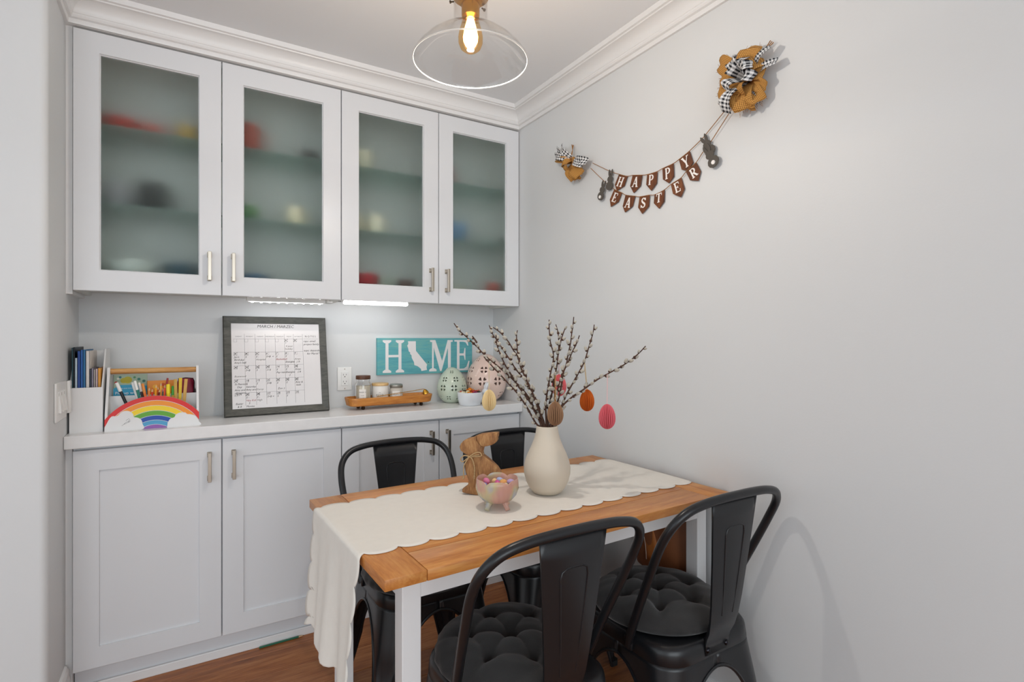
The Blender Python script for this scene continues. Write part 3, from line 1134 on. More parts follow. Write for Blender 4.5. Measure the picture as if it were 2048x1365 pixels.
BROWN_TIP = (-0.544, -1.064, 1.151)
BLAB = [
    'long willow branch reaching over the teal sign', 'short willow twig above the teal sign corner',
    'willow branch leaning low in front of the pink egg lantern', 'willow branch whose tip stands where the two walls meet',
    'willow branch rising beside the wall corner with dense catkins', 'willow branch arching from wall corner with bent tip',
    'willow branch with a double catkin at its straight tip above the pink egg', 'upright willow branch with thick catkins along its whole length',
    'upright willow branch in the middle of the bunch', 'thin forked willow twig in the middle of the bunch',
    'tallest upright willow branch with a dark bud at the tip', 'willow branch with large catkins leaning slightly to the banner wall',
    'willow branch carrying the orange paper egg', 'long willow branch stretched far out with a pink paper egg',
    'short willow twig in front of the bunch carrying the brown paper egg']
BRANCHES.append([BROWN_TIP, (BROWN_TIP[0] + 0.006, BROWN_TIP[1] + 0.012, 1.120), (BROWN_TIP[0] + 0.020, BROWN_TIP[1] + 0.030, 1.085), (-0.500, -1.006, 1.042)])
random.seed(11)
ck = bpy.data.meshes.new('catkin')
for bi, pts in enumerate(BRANCHES):
    pts = list(reversed(pts))
    if bi not in (1, 9, 14):
        # stem goes on down inside the vase
        a = Vector(pts[0])
        pts = [(-0.516 + (a.x + 0.516) * -0.4, -0.982 + (a.y + 0.982) * -0.4, 0.86 + 0.006 * bi % 0.05),
               (-0.516 + (a.x + 0.516) * 0.5, -0.982 + (a.y + 0.982) * 0.5, 0.955)] + [p for p in pts if p[2] > 0.98]
    path = spline(pts, 5)
    n = len(path)
    rs = [0.0030 * (1 - 0.6 * i / (n - 1)) + 0.0004 for i in range(n)]
    root = thing('willow_branch', BLAB[bi], 'branch', path[0], group='pussy willow branches in the vase')
    o0 = Vector(path[0])
    mb = MB(); mb.tube([p - o0 for p in path], rs, 7)
    mb.build('stem', 'bark', root, smooth=60)
    # catkins sit alternately along the upper part
    L = [0.0]
    for a, b in zip(path, path[1:]):
        L.append(L[-1] + (b - a).length)
    s = 0.128 if bi not in (1, 9, 14) else 0.02
    k = 0
    mb = MB(); bud = MB()
    while s < L[-1] - 0.002:
        i = next(j for j in range(1, n) if L[j] >= s)
        p = path[i - 1].lerp(path[i], (s - L[i - 1]) / max(1e-6, L[i] - L[i - 1]))
        t = (path[i] - path[i - 1]).normalized()
        ax = t.orthogonal().normalized()
        ax.rotate(Matrix.Rotation(k * 2.4 + bi, 3, t))
        dr = (t * 0.78 + ax * 0.62).normalized()
        sz = random.uniform(0.0047, 0.0064) * (0.8 if s > L[-1] - 0.03 else 1)
        ln = sz * random.uniform(1.3, 1.75)
        c = p + ax * (sz * 0.75) + dr * ln * 0.55
        rot = dr.to_track_quat('Z', 'Y').to_matrix().to_4x4()
        mx = Matrix.Translation(c - o0) @ rot
        mb.lathe([(sz * 0.25, -ln), (sz * 0.8, -ln * 0.62), (sz, -ln * 0.1), (sz * 0.86, ln * 0.45), (sz * 0.45, ln * 0.88), (sz * 0.1, ln)], 8, mx=mx)
        bud.lathe([(sz * 0.2, -ln * 1.1), (sz * 0.72, -ln * 0.82), (sz * 0.9, -ln * 0.52), (sz * 0.5, -ln * 0.4)], 7, mx=mx)
        s += random.uniform(0.0125, 0.021)
        k += 1
    tag(mb.build('catkins', 'catkin', root, smooth=80), kind='stuff')
    tag(bud.build('bud_scales', 'bark', root, smooth=80), kind='stuff')

# honeycomb paper eggs
PE = [('cream', '#e0c896', (-0.622, -0.801, 1.047), (-0.622, -0.801, 1.190), 0.0235, 'cream honeycomb paper egg hanging in front of the countertop edge'),
      ('brown', '#8f6c50', (BROWN_TIP[0], BROWN_TIP[1], 1.029), (BROWN_TIP[0], BROWN_TIP[1], BROWN_TIP[2] - 0.002), 0.0240, 'brown honeycomb paper egg hanging over the vase mouth'),
      ('orange', '#c05a12', (-0.375, -1.004, 1.052), (-0.394, -1.013, 1.185), 0.0235, 'orange honeycomb paper egg hanging on a gold ribbon'),
      ('pink', '#d0606a', (-0.404, -1.133, 1.018), (-0.384, -1.112, 1.146), 0.0250, 'pink honeycomb paper egg hanging lowest near the banner wall'),
      ('coral', '#d4656a', (-0.348, -0.816, 1.085), (-0.430, -0.925, 1.200), 0.0260, 'coral paper egg half hidden behind the willow stems')]
for nm, colr, c, tp, r, lab in PE:
    root = thing('paper_egg', lab, 'ornament', c, group='paper eggs on the willow branches')
    m_ = mat('paper_' + nm, colr, 0.9)
    mb = MB()
    NPL = 22
    prof = []
    H = r * 1.5
    for k in range(17):
        a = PI * k / 16
        z = -math.cos(a)
        rr = math.sin(a) * (1 - 0.13 * z)
        prof.append((max(rr * r, 0.0006), z * H))
    nA = NPL * 4
    zz = [1.0, 0.93, 0.66, 0.93]
    mb.lathe(prof, nA, rfun=lambda a, z: zz[int(round(a / (2 * PI) * nA)) % 4] if abs(z) < H * 0.985 else 0.9)
    mb.build('honeycomb', m_, root, smooth=12)
    mb = MB()
    tv = Vector(tp) - Vector(c)
    mb.tube([(0.0012, 0, H * 0.96), tv + Vector((0.0012, 0, 0))], 0.0006, 5)
    mb.tube([(-0.0012, 0, H * 0.96), tv + Vector((-0.0012, 0, 0))], 0.0006, 5)
    mb.build('ribbon', mat('ribbon_' + nm, {'orange': '#c9a13a', 'cream': '#dccaa0', 'brown': '#b98a4a'}.get(nm, '#d8b0b0'), 0.6), root)

# wooden rabbit
M['rabbit'] = wood('carved_wood', '#6e4726', '#97683c', '#b58a58', (5, 5, 1.4), 0.7, 0.05, 9.0, bump=0.5)
rb = thing('wooden_rabbit', 'carved wooden rabbit with a twine bow standing behind the glass bowl', 'figurine', (-0.702, -0.892, TABZ), math.radians(-42))
out = [(165, 390), (180, 350), (215, 310), (270, 280), (340, 265), (395, 235), (400, 300), (430, 330), (470, 372), (490, 372), (470, 450), (482, 490), (540, 530), (610, 585),
       (670, 640), (710, 700), (735, 750), (742, 810), (735, 880), (715, 960), (690, 1005), (560, 1015), (385, 1015), (290, 1005), (205, 990),
       (200, 950), (240, 920), (280, 890), (290, 830), (270, 770), (245, 700), (240, 600), (265, 540), (285, 500), (230, 475), (180, 435)]
ear = [(395, 237), (450, 215), (540, 200), (640, 190), (683, 188), (678, 240), (668, 260), (672, 285), (650, 320), (600, 350), (540, 365), (490, 374), (462, 372),
       (430, 330), (404, 300)]
K = 0.000232


def rp(pl):
    return [((x - 440) * K, (1015 - y) * K) for x, y in pl]


def slab(mb, poly, th, bev):
    """board cut to an outline with eased edges, standing in x/z, thickness along y"""
    bm = bmesh.new()
    vs_ = [bm.verts.new((x, -th / 2, z)) for x, z in poly]
    f = bm.faces.new(vs_)
    ex = bmesh.ops.extrude_face_region(bm, geom=[f])
    bmesh.ops.translate(bm, verts=[v for v in ex['geom'] if isinstance(v, bmesh.types.BMVert)], vec=(0, th, 0))
    bmesh.ops.recalc_face_normals(bm, faces=bm.faces)
    ed = [e for e in bm.edges if abs(e.verts[0].co.y - e.verts[1].co.y) < 1e-6]
    bmesh.ops.bevel(bm, geom=ed, offset=bev, segments=3, profile=0.5, affect='EDGES')
    bmesh.ops.triangulate(bm, faces=[f_ for f_ in bm.faces if len(f_.verts) > 4])
    bm.verts.index_update()
    mb.add([tuple(v.co) for v in bm.verts], [[v.index for v in f_.verts] for f_ in bm.faces])
    bm.free()


mb = MB(); slab(mb, rp(out), 0.030, 0.004)
mb.build('body', 'rabbit', rb, smooth=35)
mb = MB(); slab(mb, rp(ear), 0.034, 0.004)
mb.build('ear', 'rabbit', rb, smooth=35)
mb = MB()
nk = (1015 - 500) * K
ring_ = []
for k in range(25):
    a = 2 * PI * k / 24
    ring_.append(((375 - 440) * K + 0.0245 * math.cos(a), 0.0175 * math.sin(a), nk + 0.005 * math.cos(a) + 0.002))
mb.tube(ring_[:-1], 0.0017, 6, closed=True)
mb.tube([(p[0], p[1] * 1.02, p[2] - 0.0033) for p in ring_[:-1]], 0.0016, 6, closed=True)
M['twine_light'] = mat('pale_twine', '#b3946b', 0.95, var=0.25, vscale=260)
bw = mb.build('twine_collar', 'twine_light', rb, smooth=80)
mb = MB()
f0 = (-0.030, -0.0195, nk - 0.001)
mb.tube(spline([f0, (-0.046, -0.024, nk + 0.002), (-0.057, -0.023, nk - 0.010), (-0.050, -0.022, nk - 0.017), f0], 6), 0.0019, 6)
mb.tube(spline([f0, (-0.010, -0.025, nk + 0.012), (0.004, -0.024, nk + 0.013), (0.006, -0.022, nk + 0.002), f0], 6), 0.0019, 6)
mb.tube(spline([f0, (-0.046, -0.022, nk - 0.028), (-0.049, -0.019, nk - 0.062)], 6), 0.0019, 6)
mb.tube(spline([f0, (-0.020, -0.022, nk - 0.010), (-0.014, -0.019, nk - 0.035), (-0.015, -0.018, nk - 0.060)], 6), 0.0019, 6)
for p in ((-0.049, -0.0185, nk - 0.064), (-0.015, -0.0178, nk - 0.062)):
    mb.lathe([(0.0008, 0.005), (0.003, 0.002), (0.0032, -0.001), (0.0026, -0.007)], 8, p)
mb.build('twine_bow', 'twine_light', rb, smooth=80)

# footed glass bowl with candy eggs
M['opal'] = mat('opal_glass', '#e8c9bd', 0.22, trans=0.55, ior=1.3, coat=0.3)
nt = M['opal'].node_tree
tc = nt.nodes.new('ShaderNodeTexCoord'); nz = nt.nodes.new('ShaderNodeTexNoise'); nz.inputs['Scale'].default_value = 14
rm = nt.nodes.new('ShaderNodeValToRGB')
rm.color_ramp.elements[0].color = (*lin('#efc3b4'), 1); rm.color_ramp.elements[0].position = 0.46
rm.color_ramp.elements[1].color = (*lin('#c9d3ea'), 1); rm.color_ramp.elements[1].position = 0.68
k_ = rm.color_ramp.elements.new(0.56); k_.color = (*lin('#e6dcb4'), 1)
nt.links.new(tc.outputs['Object'], nz.inputs['Vector']); nt.links.new(nz.outputs['Fac'], rm.inputs['Fac'])
nt.links.new(rm.outputs['Color'], nt.nodes['Principled BSDF'].inputs['Base Color'])
gb = thing('glass_bowl', 'small opalescent pink glass bowl on feet filled with candy eggs', 'bowl', (-0.722, -1.030, TABZ), -2.09)
mb = MB()
gp = [(0.004, 0.014), (0.022, 0.0145), (0.040, 0.022), (0.054, 0.038), (0.060, 0.055), (0.0605, 0.072), (0.0595, 0.084), (0.0575, 0.0850), (0.0565, 0.083), (0.0572, 0.072),
      (0.0568, 0.056), (0.051, 0.041), (0.038, 0.026), (0.020, 0.0185), (0.004, 0.018)]
NA = 72
vs, fs = [], []
for r, z in gp:
    for k in range(NA):
        a = 2 * PI * k / NA
        lobe = abs(math.cos(a * 3))
        flu = 1 + 0.02 * math.cos(a * 24) * (1 if z < 0.07 else 0)
        dz = -0.009 * (1 - lobe) ** 2 * max(0.0, (z - 0.06) / 0.025)
        vs.append((r * flu * math.cos(a), r * flu * math.sin(a), z + dz))
m_ = len(gp)
for i in range(m_ - 1):
    for k in range(NA):
        k2 = (k + 1) % NA
        fs.append((i * NA + k, i * NA + k2, (i + 1) * NA + k2, (i + 1) * NA + k))
fs.append(tuple(reversed(range(NA)))); fs.append(tuple((m_ - 1) * NA + k for k in range(NA)))
mb.add(vs, fs)
mb.build('bowl', M['opal'], gb, smooth=60)
for k in range(4):
    a = PI / 4 + k * PI / 2
    mb = MB()
    c_ = Vector((math.cos(a), math.sin(a), 0))
    mb.tube([c_ * 0.030 + Vector((0, 0, 0.020)), c_ * 0.036 + Vector((0, 0, 0.010)), c_ * 0.040 + Vector((0, 0, 0.003)), c_ * 0.042 + Vector((0, 0, 0.0))], [0.010, 0.0068, 0.0062, 0.0078], 8)
    mb.build('foot', M['opal'], gb, smooth=60)
cands = [('#8f95c9', (-0.036, 0.010), 'lavender blue'), ('#e2c089', (0.004, 0.022), 'pale yellow'), ('#c6568f', (-0.006, -0.012), 'deep pink'), ('#e9c27a', (0.028, 0.012), 'golden yellow'),
         ('#e3a65f', (0.020, -0.002), 'apricot'), ('#b9a3cf', (0.036, -0.016), 'lilac'), ('#e4cfae', (0.012, -0.026), 'cream'), ('#dfd7a8', (-0.024, -0.026), 'pale green'),
         ('#d77aa0', (-0.018, 0.030), 'rose'), ('#a9b4dd', (0.030, 0.034), 'sky blue')]
random.seed(5)
for i, (colr, (x, y), nm) in enumerate(cands):
    mb = MB()
    mb.lathe([(0.0005, -0.0125), (0.0045, -0.0112), (0.0078, -0.0065), (0.0088, -0.001), (0.0078, 0.0055), (0.0045, 0.0108), (0.0005, 0.0125)], 14)
    o = mb.build('candy_egg', mat('candy_' + str(i), colr, 0.45), None, smooth=80)
    o.location = (-0.722 + x, -1.030 + y, TABZ + 0.064 + 0.003 * (i % 3))
    o.rotation_euler = (random.uniform(0.9, 2.2), random.uniform(-0.4, 0.4), random.uniform(0, 3))
    tag(o, nm + ' candy egg in the footed glass bowl', 'candy', 'candy eggs in the glass bowl')
# more eggs below, hidden by the upper ones, carry them
for i in range(7):
    a = i * 2 * PI / 7
    mb = MB()
    mb.lathe([(0.0005, -0.0125), (0.0045, -0.0112), (0.0078, -0.0065), (0.0088, -0.001), (0.0078, 0.0055), (0.0045, 0.0108), (0.0005, 0.0125)], 12)
    o = mb.build('candy_egg', MATS['candy_%d' % (i % 8)], None, smooth=80)
    rr = 0.027 if i else 0.0
    o.location = (-0.722 + rr * math.cos(a), -1.030 + rr * math.sin(a), TABZ + 0.043)
    o.rotation_euler = (PI / 2, 0, a)
    tag(o, cands[i % 8][2] + ' candy egg buried in the lower layer inside the glass bowl', 'candy', 'lower candy eggs in the glass bowl')

# ------------------------------------------------------------------ pendant lamp
M['brass'] = mat('brass', '#c98f3e', 0.25, 1.0)
M['bulb'] = thin_glass('amber_bulb_glass', (1.0, 0.80, 0.52), 0.35)
M['filament'] = mat('filament_glow', '#fff0d8', 0.5, emit='#ffdca6', estr=14.0)
PX, PY, PZ = -0.842, -1.100, 1.972
lamp = thing('pendant_lamp', 'clear glass pendant lamp with a glowing filament bulb above the table', 'lamp', (PX, PY, PZ))
mb = MB()
sp = [(0.1500, 0.000), (0.1490, 0.006), (0.1380, 0.022), (0.1180, 0.044), (0.0950, 0.062), (0.0720, 0.074), (0.0560, 0.082), (0.0465, 0.094), (0.0440, 0.110), (0.0440, 0.165), (0.0440, 0.172)]
inn = [(r - 0.0025, z + (0.0 if i else 0.0)) for i, (r, z) in enumerate(sp)]
mb.lathe(sp + list(reversed(inn)), 72, close=True)
mb.build('glass_shade', 'shade', lamp, smooth=60, fix=True)
mb = MB()
ring_ = [(0.1485 * math.cos(2 * PI * k / 72), 0.1485 * math.sin(2 * PI * k / 72), 0.001) for k in range(72)]
mb.tube(ring_, 0.0017, 8, closed=True)
mb.build('glass_rim', mat('rim_shine_glass', '#f4f2ee', 0.15, trans=0.35), lamp, smooth=80)  # whitish base colour paints in the bright reflection along the rim
mb = MB()
mb.lathe([(0.004, 0.026), (0.016, 0.028), (0.026, 0.036), (0.0315, 0.050), (0.032, 0.064), (0.029, 0.082), (0.023, 0.102), (0.018, 0.118), (0.017, 0.13)], 32)
bl_ = mb.build('bulb', 'bulb', lamp, smooth=80)
mb = MB()
mb.lathe([(0.002, 0.038), (0.012, 0.042), (0.0185, 0.054), (0.0195, 0.066), (0.016, 0.085), (0.011, 0.104), (0.008, 0.116)], 24)
mb.build('glowing_filament', 'filament', bl_, smooth=80)
mb = MB()
mb.lathe([(0.0225, 0.118), (0.0235, 0.122), (0.0235, 0.150), (0.030, 0.153), (0.030, 0.165), (0.0465, 0.168), (0.0465, 0.180), (0.020, 0.195), (0.012, 0.215), (0.006, 0.225)], 36)
sk = mb.build('socket', 'brass', lamp, smooth=35)
for k in range(3):
    a = 0.35 + k * 2 * PI / 3
    mb = MB()
    c_ = Vector((math.cos(a), math.sin(a), 0))
    mb.tube([c_ * 0.0445 + Vector((0, 0, 0.162)), c_ * 0.053 + Vector((0, 0, 0.162)), c_ * 0.053 + Vector((0, 0, 0.162)), c_ * 0.056 + Vector((0, 0, 0.162))], [0.002, 0.002, 0.004, 0.004], 8)
    mb.build('thumb_screw', 'dark', sk)
pt = bpy.data.lights.new('bulb_light', 'POINT')
pt.energy, pt.color, pt.shadow_soft_size = 17.0, (1.0, 0.94, 0.87), 0.02
po = bpy.data.objects.new('bulb_light', pt)
po.location = (0, 0, 0.016)
po.parent = lamp
COL.objects.link(po)
mb = MB(); mb.tube([(0, 0, 0.222), (0, 0, CEIL - PZ - 0.02)], 0.004, 8); mb.build('cord', 'brass', lamp)
mb = MB(); mb.lathe([(0.060, CEIL - PZ), (0.060, CEIL - PZ - 0.012), (0.052, CEIL - PZ - 0.022), (0.008, CEIL - PZ - 0.026)], 36); mb.build('canopy', 'brass', lamp, smooth=35)

# ------------------------------------------------------------------ under-cabinet lights
M['led'] = mat('led_glow', '#ffffff', 0.5, emit='#ffffff', estr=120.0)
M['led_tube'] = mat('diffuser_glow', '#ffffff', 0.5, emit='#ffffff', estr=16.0)
l1 = thing('light_bar', 'slim under-cabinet light bar with a row of bare white diodes', 'light', (-1.10, 0.150, 1.4285))
mb = MB(); mb.box(-0.158, 0.158, -0.012, 0.012, -0.021, 0.0, 0.001, seg=1); mb.build('housing', 'plastic', l1)
mb = MB(); mb.box(-0.150, 0.150, -0.006, 0.006, -0.0222, -0.0208); mb.build('added_glow_strip', mat('added_strip_glow', '#ffffff', 0.5, emit='#ffffff', estr=5.0), l1)  # added emitter strip, strengthens the weak light of the small diodes
for k in range(9):
    mb = MB(); mb.lathe([(0.0048, 0.0), (0.0048, -0.0015), (0.0035, -0.003)][::-1], 10, (-0.136 + 0.034 * k, 0, -0.0222)); mb.build('diode', 'led', l1)
mb = MB(); mb.box(0.166, 0.192, -0.008, 0.008, -0.016, 0.0, 0.001, seg=1); mb.build('connector', 'plastic', l1)
l2 = thing('light_bar', 'white glowing under-cabinet tube light with a smooth diffuser', 'light', (-0.725, 0.085, 1.4285))
mb = MB(); mb.box(-0.160, 0.160, -0.011, 0.011, -0.008, 0.0, 0.001, seg=1); mb.build('housing', 'plastic', l2)
mb = MB(); mb.box(-0.150, 0.150, -0.010, 0.010, -0.024, -0.008, 0.006, seg=3); mb.build('diffuser', 'led_tube', l2, smooth=40)
mb = MB(); mb.box(-0.172, -0.160, -0.006, 0.006, -0.014, 0.0, 0.001, seg=1); mb.build('end_cap', 'dark', l2)

# ------------------------------------------------------------------ wall fittings
ou = thing('wall_outlet', 'white double wall outlet between the calendar and the candle tray', 'outlet', (-0.822, YB, 1.057))
mb = MB(); mb.box(-0.0345, 0.0345, -0.006, -0.0003, -0.056, 0.056, 0.003, seg=3); mb.build('cover_plate', 'plastic', ou, smooth=40)
mb = MB(); mb.box(-0.0165, 0.0165, -0.0085, -0.005, -0.033, 0.033, 0.001, seg=1); fc = mb.build('face', 'plastic', ou)
for zc in (0.016, -0.017):
    for (x, z, w, h) in ((-0.0065, 0.004, 0.0018, 0.0075), (0.0065, 0.004, 0.0018, 0.006), (0.0, -0.006, 0.0042, 0.0042)):
        mb = MB(); mb.box(x - w / 2, x + w / 2, -0.0089, -0.0083, zc + z - h / 2, zc + z + h / 2); mb.build('slot', 'dark', fc)
for z in (0.047, -0.047):
    mb = MB(); mb.lathe([(0.0028, 0), (0.0028, 0.001), (0.001, 0.0014)], 10, mx=Matrix.Translation((0, -0.006, z)) @ Matrix.Rotation(PI / 2, 4, 'X')); mb.build('screw', 'steel', ou)

sw = thing('switch_plate', 'white wall switch plate with slider paddles beside the countertop', 'switch', (XL, -0.098, 1.047))
mb = MB(); mb.box(0.0003, 0.007, -0.082, 0.082, -0.0625, 0.0625, 0.003, seg=3); mb.build('cover_plate', 'plastic', sw, smooth=40)
for yc in (-0.045, 0.0, 0.045):
    mb = MB(); mb.box(0.006, 0.0085, yc - 0.0165, yc + 0.0165, -0.034, 0.034, 0.001, seg=1); pd = mb.build('paddle', 'plastic', sw)
    mb = MB(); mb.prism([(-0.034, 0.0), (0.034, 0.0), (0.034, 0.001), (-0.034, 0.006)], ((0.0085, yc - 0.009, 0), (0, 0, 1), (1, 0, 0), (0, 1, 0)), 0, 0.018); mb.build('rocker', 'plastic', pd, fix=True)
    mb = MB(); mb.box(0.0085, 0.0092, yc - 0.012, yc + 0.012, 0.020, 0.030); mb.build('indicator', mat('indicator_grey', '#a9a9a7', 0.4), pd)
rc = thing('remote_holder', 'slim white remote in a wall cradle beside the magazine file', 'remote', (XL, 0.006, 1.049))
mb = MB(); mb.box(0.0003, 0.006, -0.020, 0.020, -0.055, 0.055, 0.002, seg=2); mb.build('cradle', 'plastic', rc, smooth=40)
mb = MB(); mb.box(0.006, 0.016, -0.0165, 0.0165, -0.052, 0.058, 0.003, seg=2); rm_ = mb.build('remote', 'plastic', rc, smooth=40)
mb = MB(); mb.lathe([(0.006, 0), (0.006, 0.001)], 14, mx=Matrix.Translation((0.016, 0, 0.036)) @ Matrix.Rotation(PI / 2, 4, 'Y')); mb.build('button', MATS['indicator_grey'], rm_)

# ------------------------------------------------------------------ teal HOME sign
M['teal'] = wood('teal_stained_board', '#4b97a2', '#5aa6ae', '#76b0a6', (1.0, 9, 9), 0.6, 0.0, 4.0)
M['paint_w'] = mat('white_sign_paint', '#e4e2e2', 0.6)
sg = thing('home_sign', 'teal wooden sign reading HOME with a white state map for the letter O', 'sign', (-0.404, YB, 1.161))
SX, SZ = 0.263, 0.092
mb = MB(); mb.box(-SX, SX, -0.018, -0.0005, -SZ, SZ, 0.001, seg=1); mb.build('board', 'teal', sg)
FR = ((-SX, -0.018, -SZ), (2 * SX, 0, 0), (0, 0, 2 * SZ), (0, -1, 0))


def block(name, polys):
    mb = MB()
    for i, p in enumerate(polys):
        mb.prism(p, FR, -0.0004, 0.0012 + 0.00006 * i)
    return mb.build(name, 'paint_w', sg)


def rc_(x0, x1, y0, y1):
    return [(x0, y0), (x1, y0), (x1, y1), (x0, y1)]


T0, B0 = 0.945, 0.055


def serif(xc, w, y, up):
    h = 0.045
    return [(xc - w / 2, y), (xc + w / 2, y), (xc + w / 2, y + (h if up else -h)), (xc + 0.020, y + (h * 1.9 if up else -h * 1.9)),
            (xc - 0.020, y + (h * 1.9 if up else -h * 1.9)), (xc - w / 2, y + (h if up else -h))]


hp = []
for xc in (0.094, 0.222):
    hp += [rc_(xc - 0.0145, xc + 0.0145, B0 + 0.03, T0 - 0.03), serif(xc, 0.082, B0, True), serif(xc, 0.082, T0, False)]
hp.append(rc_(0.10, 0.216, 0.475, 0.54))
block('letter_h', hp)
ca = [(1035, 155), (1138, 155), (1140, 285), (1215, 380), (1290, 475), (1283, 510), (1290, 550), (1215, 562), (1205, 530), (1170, 500), (1145, 488), (1120, 480), (1115, 440), (1085, 380),
      (1082, 345), (1062, 325), (1066, 310), (1045, 290), (1035, 240), (1025, 215), (1040, 190)]
block('state_map', [[((x - 643) / 1295, 1 - (y - 113) / 486) for x, y in ca]])
mp = [serif(0.562, 0.078, B0, True), rc_(0.5535, 0.5705, B0 + 0.03, T0 - 0.03), serif(0.742, 0.074, B0, True), rc_(0.7255, 0.7565, B0 + 0.03, T0 - 0.03),
      [(0.532, T0), (0.588, T0), (0.662, 0.34), (0.652, B0), (0.640, B0), (0.556, T0 - 0.06), (0.532, T0 - 0.05)],
      [(0.722, T0), (0.778, T0), (0.778, T0 - 0.05), (0.742, T0 - 0.06), (0.654, B0), (0.644, B0), (0.652, 0.25)]]
block('letter_m', mp)
ep = [rc_(0.826, 0.854, B0, T0), [(0.797, T0), (0.945, T0), (0.955, 0.78), (0.946, 0.78), (0.925, 0.875), (0.90, 0.895), (0.797, 0.90)],
      [(0.797, B0), (0.955, B0), (0.968, 0.33), (0.957, 0.33), (0.934, 0.16), (0.905, 0.11), (0.797, 0.10)],
      rc_(0.85, 0.902, 0.49, 0.555), [(0.902, 0.50), (0.915, 0.36), (0.921, 0.36), (0.921, 0.71), (0.913, 0.71), (0.902, 0.57)]]
block('letter_e', ep)
mb = MB(); mb.prism([(0.515 + 0.006 * math.cos(a * PI / 6), 0.32 + 0.022 * math.sin(a * PI / 6)) for a in range(12)], FR, -0.0004, 0.0006)
mb.build('wood_knot', mat('knot', '#2f6a70', 0.7), sg)

# ------------------------------------------------------------------ calendar board leaning on the wall
M['frame'] = wood('grey_frame', '#33332f', '#45453f', '#55544d', (1, 1, 6), 0.45, 0.02, 14)
M['board'] = mat('whiteboard', '#dedbdb', 0.25)
M['ink'] = mat('black_marker', '#161616', 0.7)
M['ink_g'] = mat('faded_marker', '#7d7972', 0.7)
M['ink_r'] = mat('red_marker', '#a5484e', 0.7)
M['rule'] = mat('printed_rule', '#6c6c70', 0.7)
CWd, CHt, FWd = 0.426, 0.433, 0.031
cal = bpy.data.objects.new('calendar_board', None)
COL.objects.link(cal)
cal.location = (-1.1265, 0.183, CT + 0.0015)
cal.rotation_euler = (-math.atan2(0.085, CHt), 0, math.radians(1.0))
tag(cal, 'dark framed whiteboard calendar covered in handwriting leaning on the backsplash', 'calendar')
w2 = CWd / 2
outl = [(-w2, 0), (w2, 0), (w2, CHt), (-w2, CHt)]
inl = [(-w2 + FWd, FWd), (w2 - FWd, FWd), (w2 - FWd, CHt - FWd), (-w2 + FWd, CHt - FWd)]
for k in range(4):
    k2 = (k + 1) % 4
    a, b, c, d = outl[k], outl[k2], inl[k2], inl[k]
    g = 0.0004
    vs = []
    for y_, pp in ((0.008, (a, b, c, d)), (-0.008, (a, b)), (-0.010, None)):
        if pp and len(pp) == 4:
            vs += [(p[0], y_, p[1]) for p in pp]
    om = lambda p, q, t: (p[0] + (q[0] - p[0]) * t, p[1] + (q[1] - p[1]) * t)
    a1, b1 = om(a, d, 0.12), om(b, c, 0.12)
    vs += [(a[0], -0.006, a[1]), (b[0], -0.006, b[1]), (b1[0], -0.010, b1[1]), (a1[0], -0.010, a1[1]), (c[0], -0.005, c[1]), (d[0], -0.005, d[1])]
    fs = [(0, 3, 2, 1), (0, 1, 5, 4), (4, 5, 6, 7), (7, 6, 8, 9), (9, 8, 2, 3), (0, 4, 7, 9, 3), (1, 2, 8, 6, 5)]
    mb = MB(); mb.add(vs, fs)
    mb.build('frame_rail', 'frame', cal, fix=True)
mb = MB(); mb.box(-w2 + FWd - 0.003, w2 - FWd + 0.003, -0.003, 0.006, FWd - 0.003, CHt - FWd + 0.003)
bd = mb.build('whiteboard', 'board', cal)
IW, IH = CWd - 2 * FWd, CHt - 2 * FWd
CF = ((-w2 + FWd, -0.0031, FWd), (1, 0, 0), (0, 0, 1), (0, -1, 0))
cols = [0.022, 0.140, 0.255, 0.367, 0.478, 0.584, 0.690, 0.797]
rowz = [1 - 0.185, 1 - 0.343, 1 - 0.502, 1 - 0.660, 1 - 0.818, 1 - 0.968]
gr = MB()
for c_ in cols[1:]:
    stroke(gr, c_ * IW, 0.035 * IH, c_ * IW, (1 - 0.125) * IH, 0.0007, CF, 0, 0.0002)
for r_ in rowz[:5]:
    stroke(gr, cols[0] * IW, r_ * IH, cols[7] * IW, r_ * IH, 0.0006, CF, 0, 0.0002)
stroke(gr, 0.81 * IW, rowz[0] * IH, 0.985 * IW, rowz[0] * IH, 0.0006, CF, 0, 0.0002)
bs = 0.0125
for r_ in rowz[:5]:
    for c_ in cols[:7]:
        x0, z1 = c_ * IW + 0.001, r_ * IH - 0.001
        for q in ((x0, z1, x0, z1 - bs), (x0 + bs, z1, x0 + bs, z1 - bs), (x0, z1 - bs, x0 + bs, z1 - bs)):
            stroke(gr, *q, 0.0005, CF, 0, 0.0002)
gr.build('printed_grid', 'rule', bd)
hd = MB()
for c_, s_ in zip(cols, ('SUNDAY', 'MONDAY', 'TUESDAY', 'WEDNESDAY', 'THURSDAY', 'FRIDAY', 'SATURDAY')):
    text_into(hd, s_, (c_ + 0.055) * IW, (1 - 0.162) * IH, 0.0062, CF, 'CENTER')
hd.build('printed_weekdays', 'rule', bd)
nh = MB(); text_into(nh, 'N O T E S', 0.892 * IW, (1 - 0.165) * IH, 0.0112, CF, 'CENTER', 0.0003); nh.build('printed_heading', 'ink', bd)
hw, hg, hr = MB(), MB(), MB()
text_into(hw, 'MARCH / MARZEC', 0.49 * IW, (1 - 0.05) * IH, 0.0185, CF, 'CENTER', 0.0003, 0.15)
days = [[None] * 5 + ['1', '2'], ['3', '4', '5', '6', '7', '8', '9'], ['10', '11', '12', '13', '14', '15', '16'], ['17', '18', '19', '20', '21', '22', '23'], ['24/31', '25', '26', '27', '28', '29', '30']]
crossed = {(0, 5), (0, 6), (1, 0), (1, 1), (1, 2), (2, 0), (2, 1), (2, 2), (2, 3), (2, 6), (3, 0), (3, 4), (3, 5), (3, 6), (4, 1), (4, 2)}
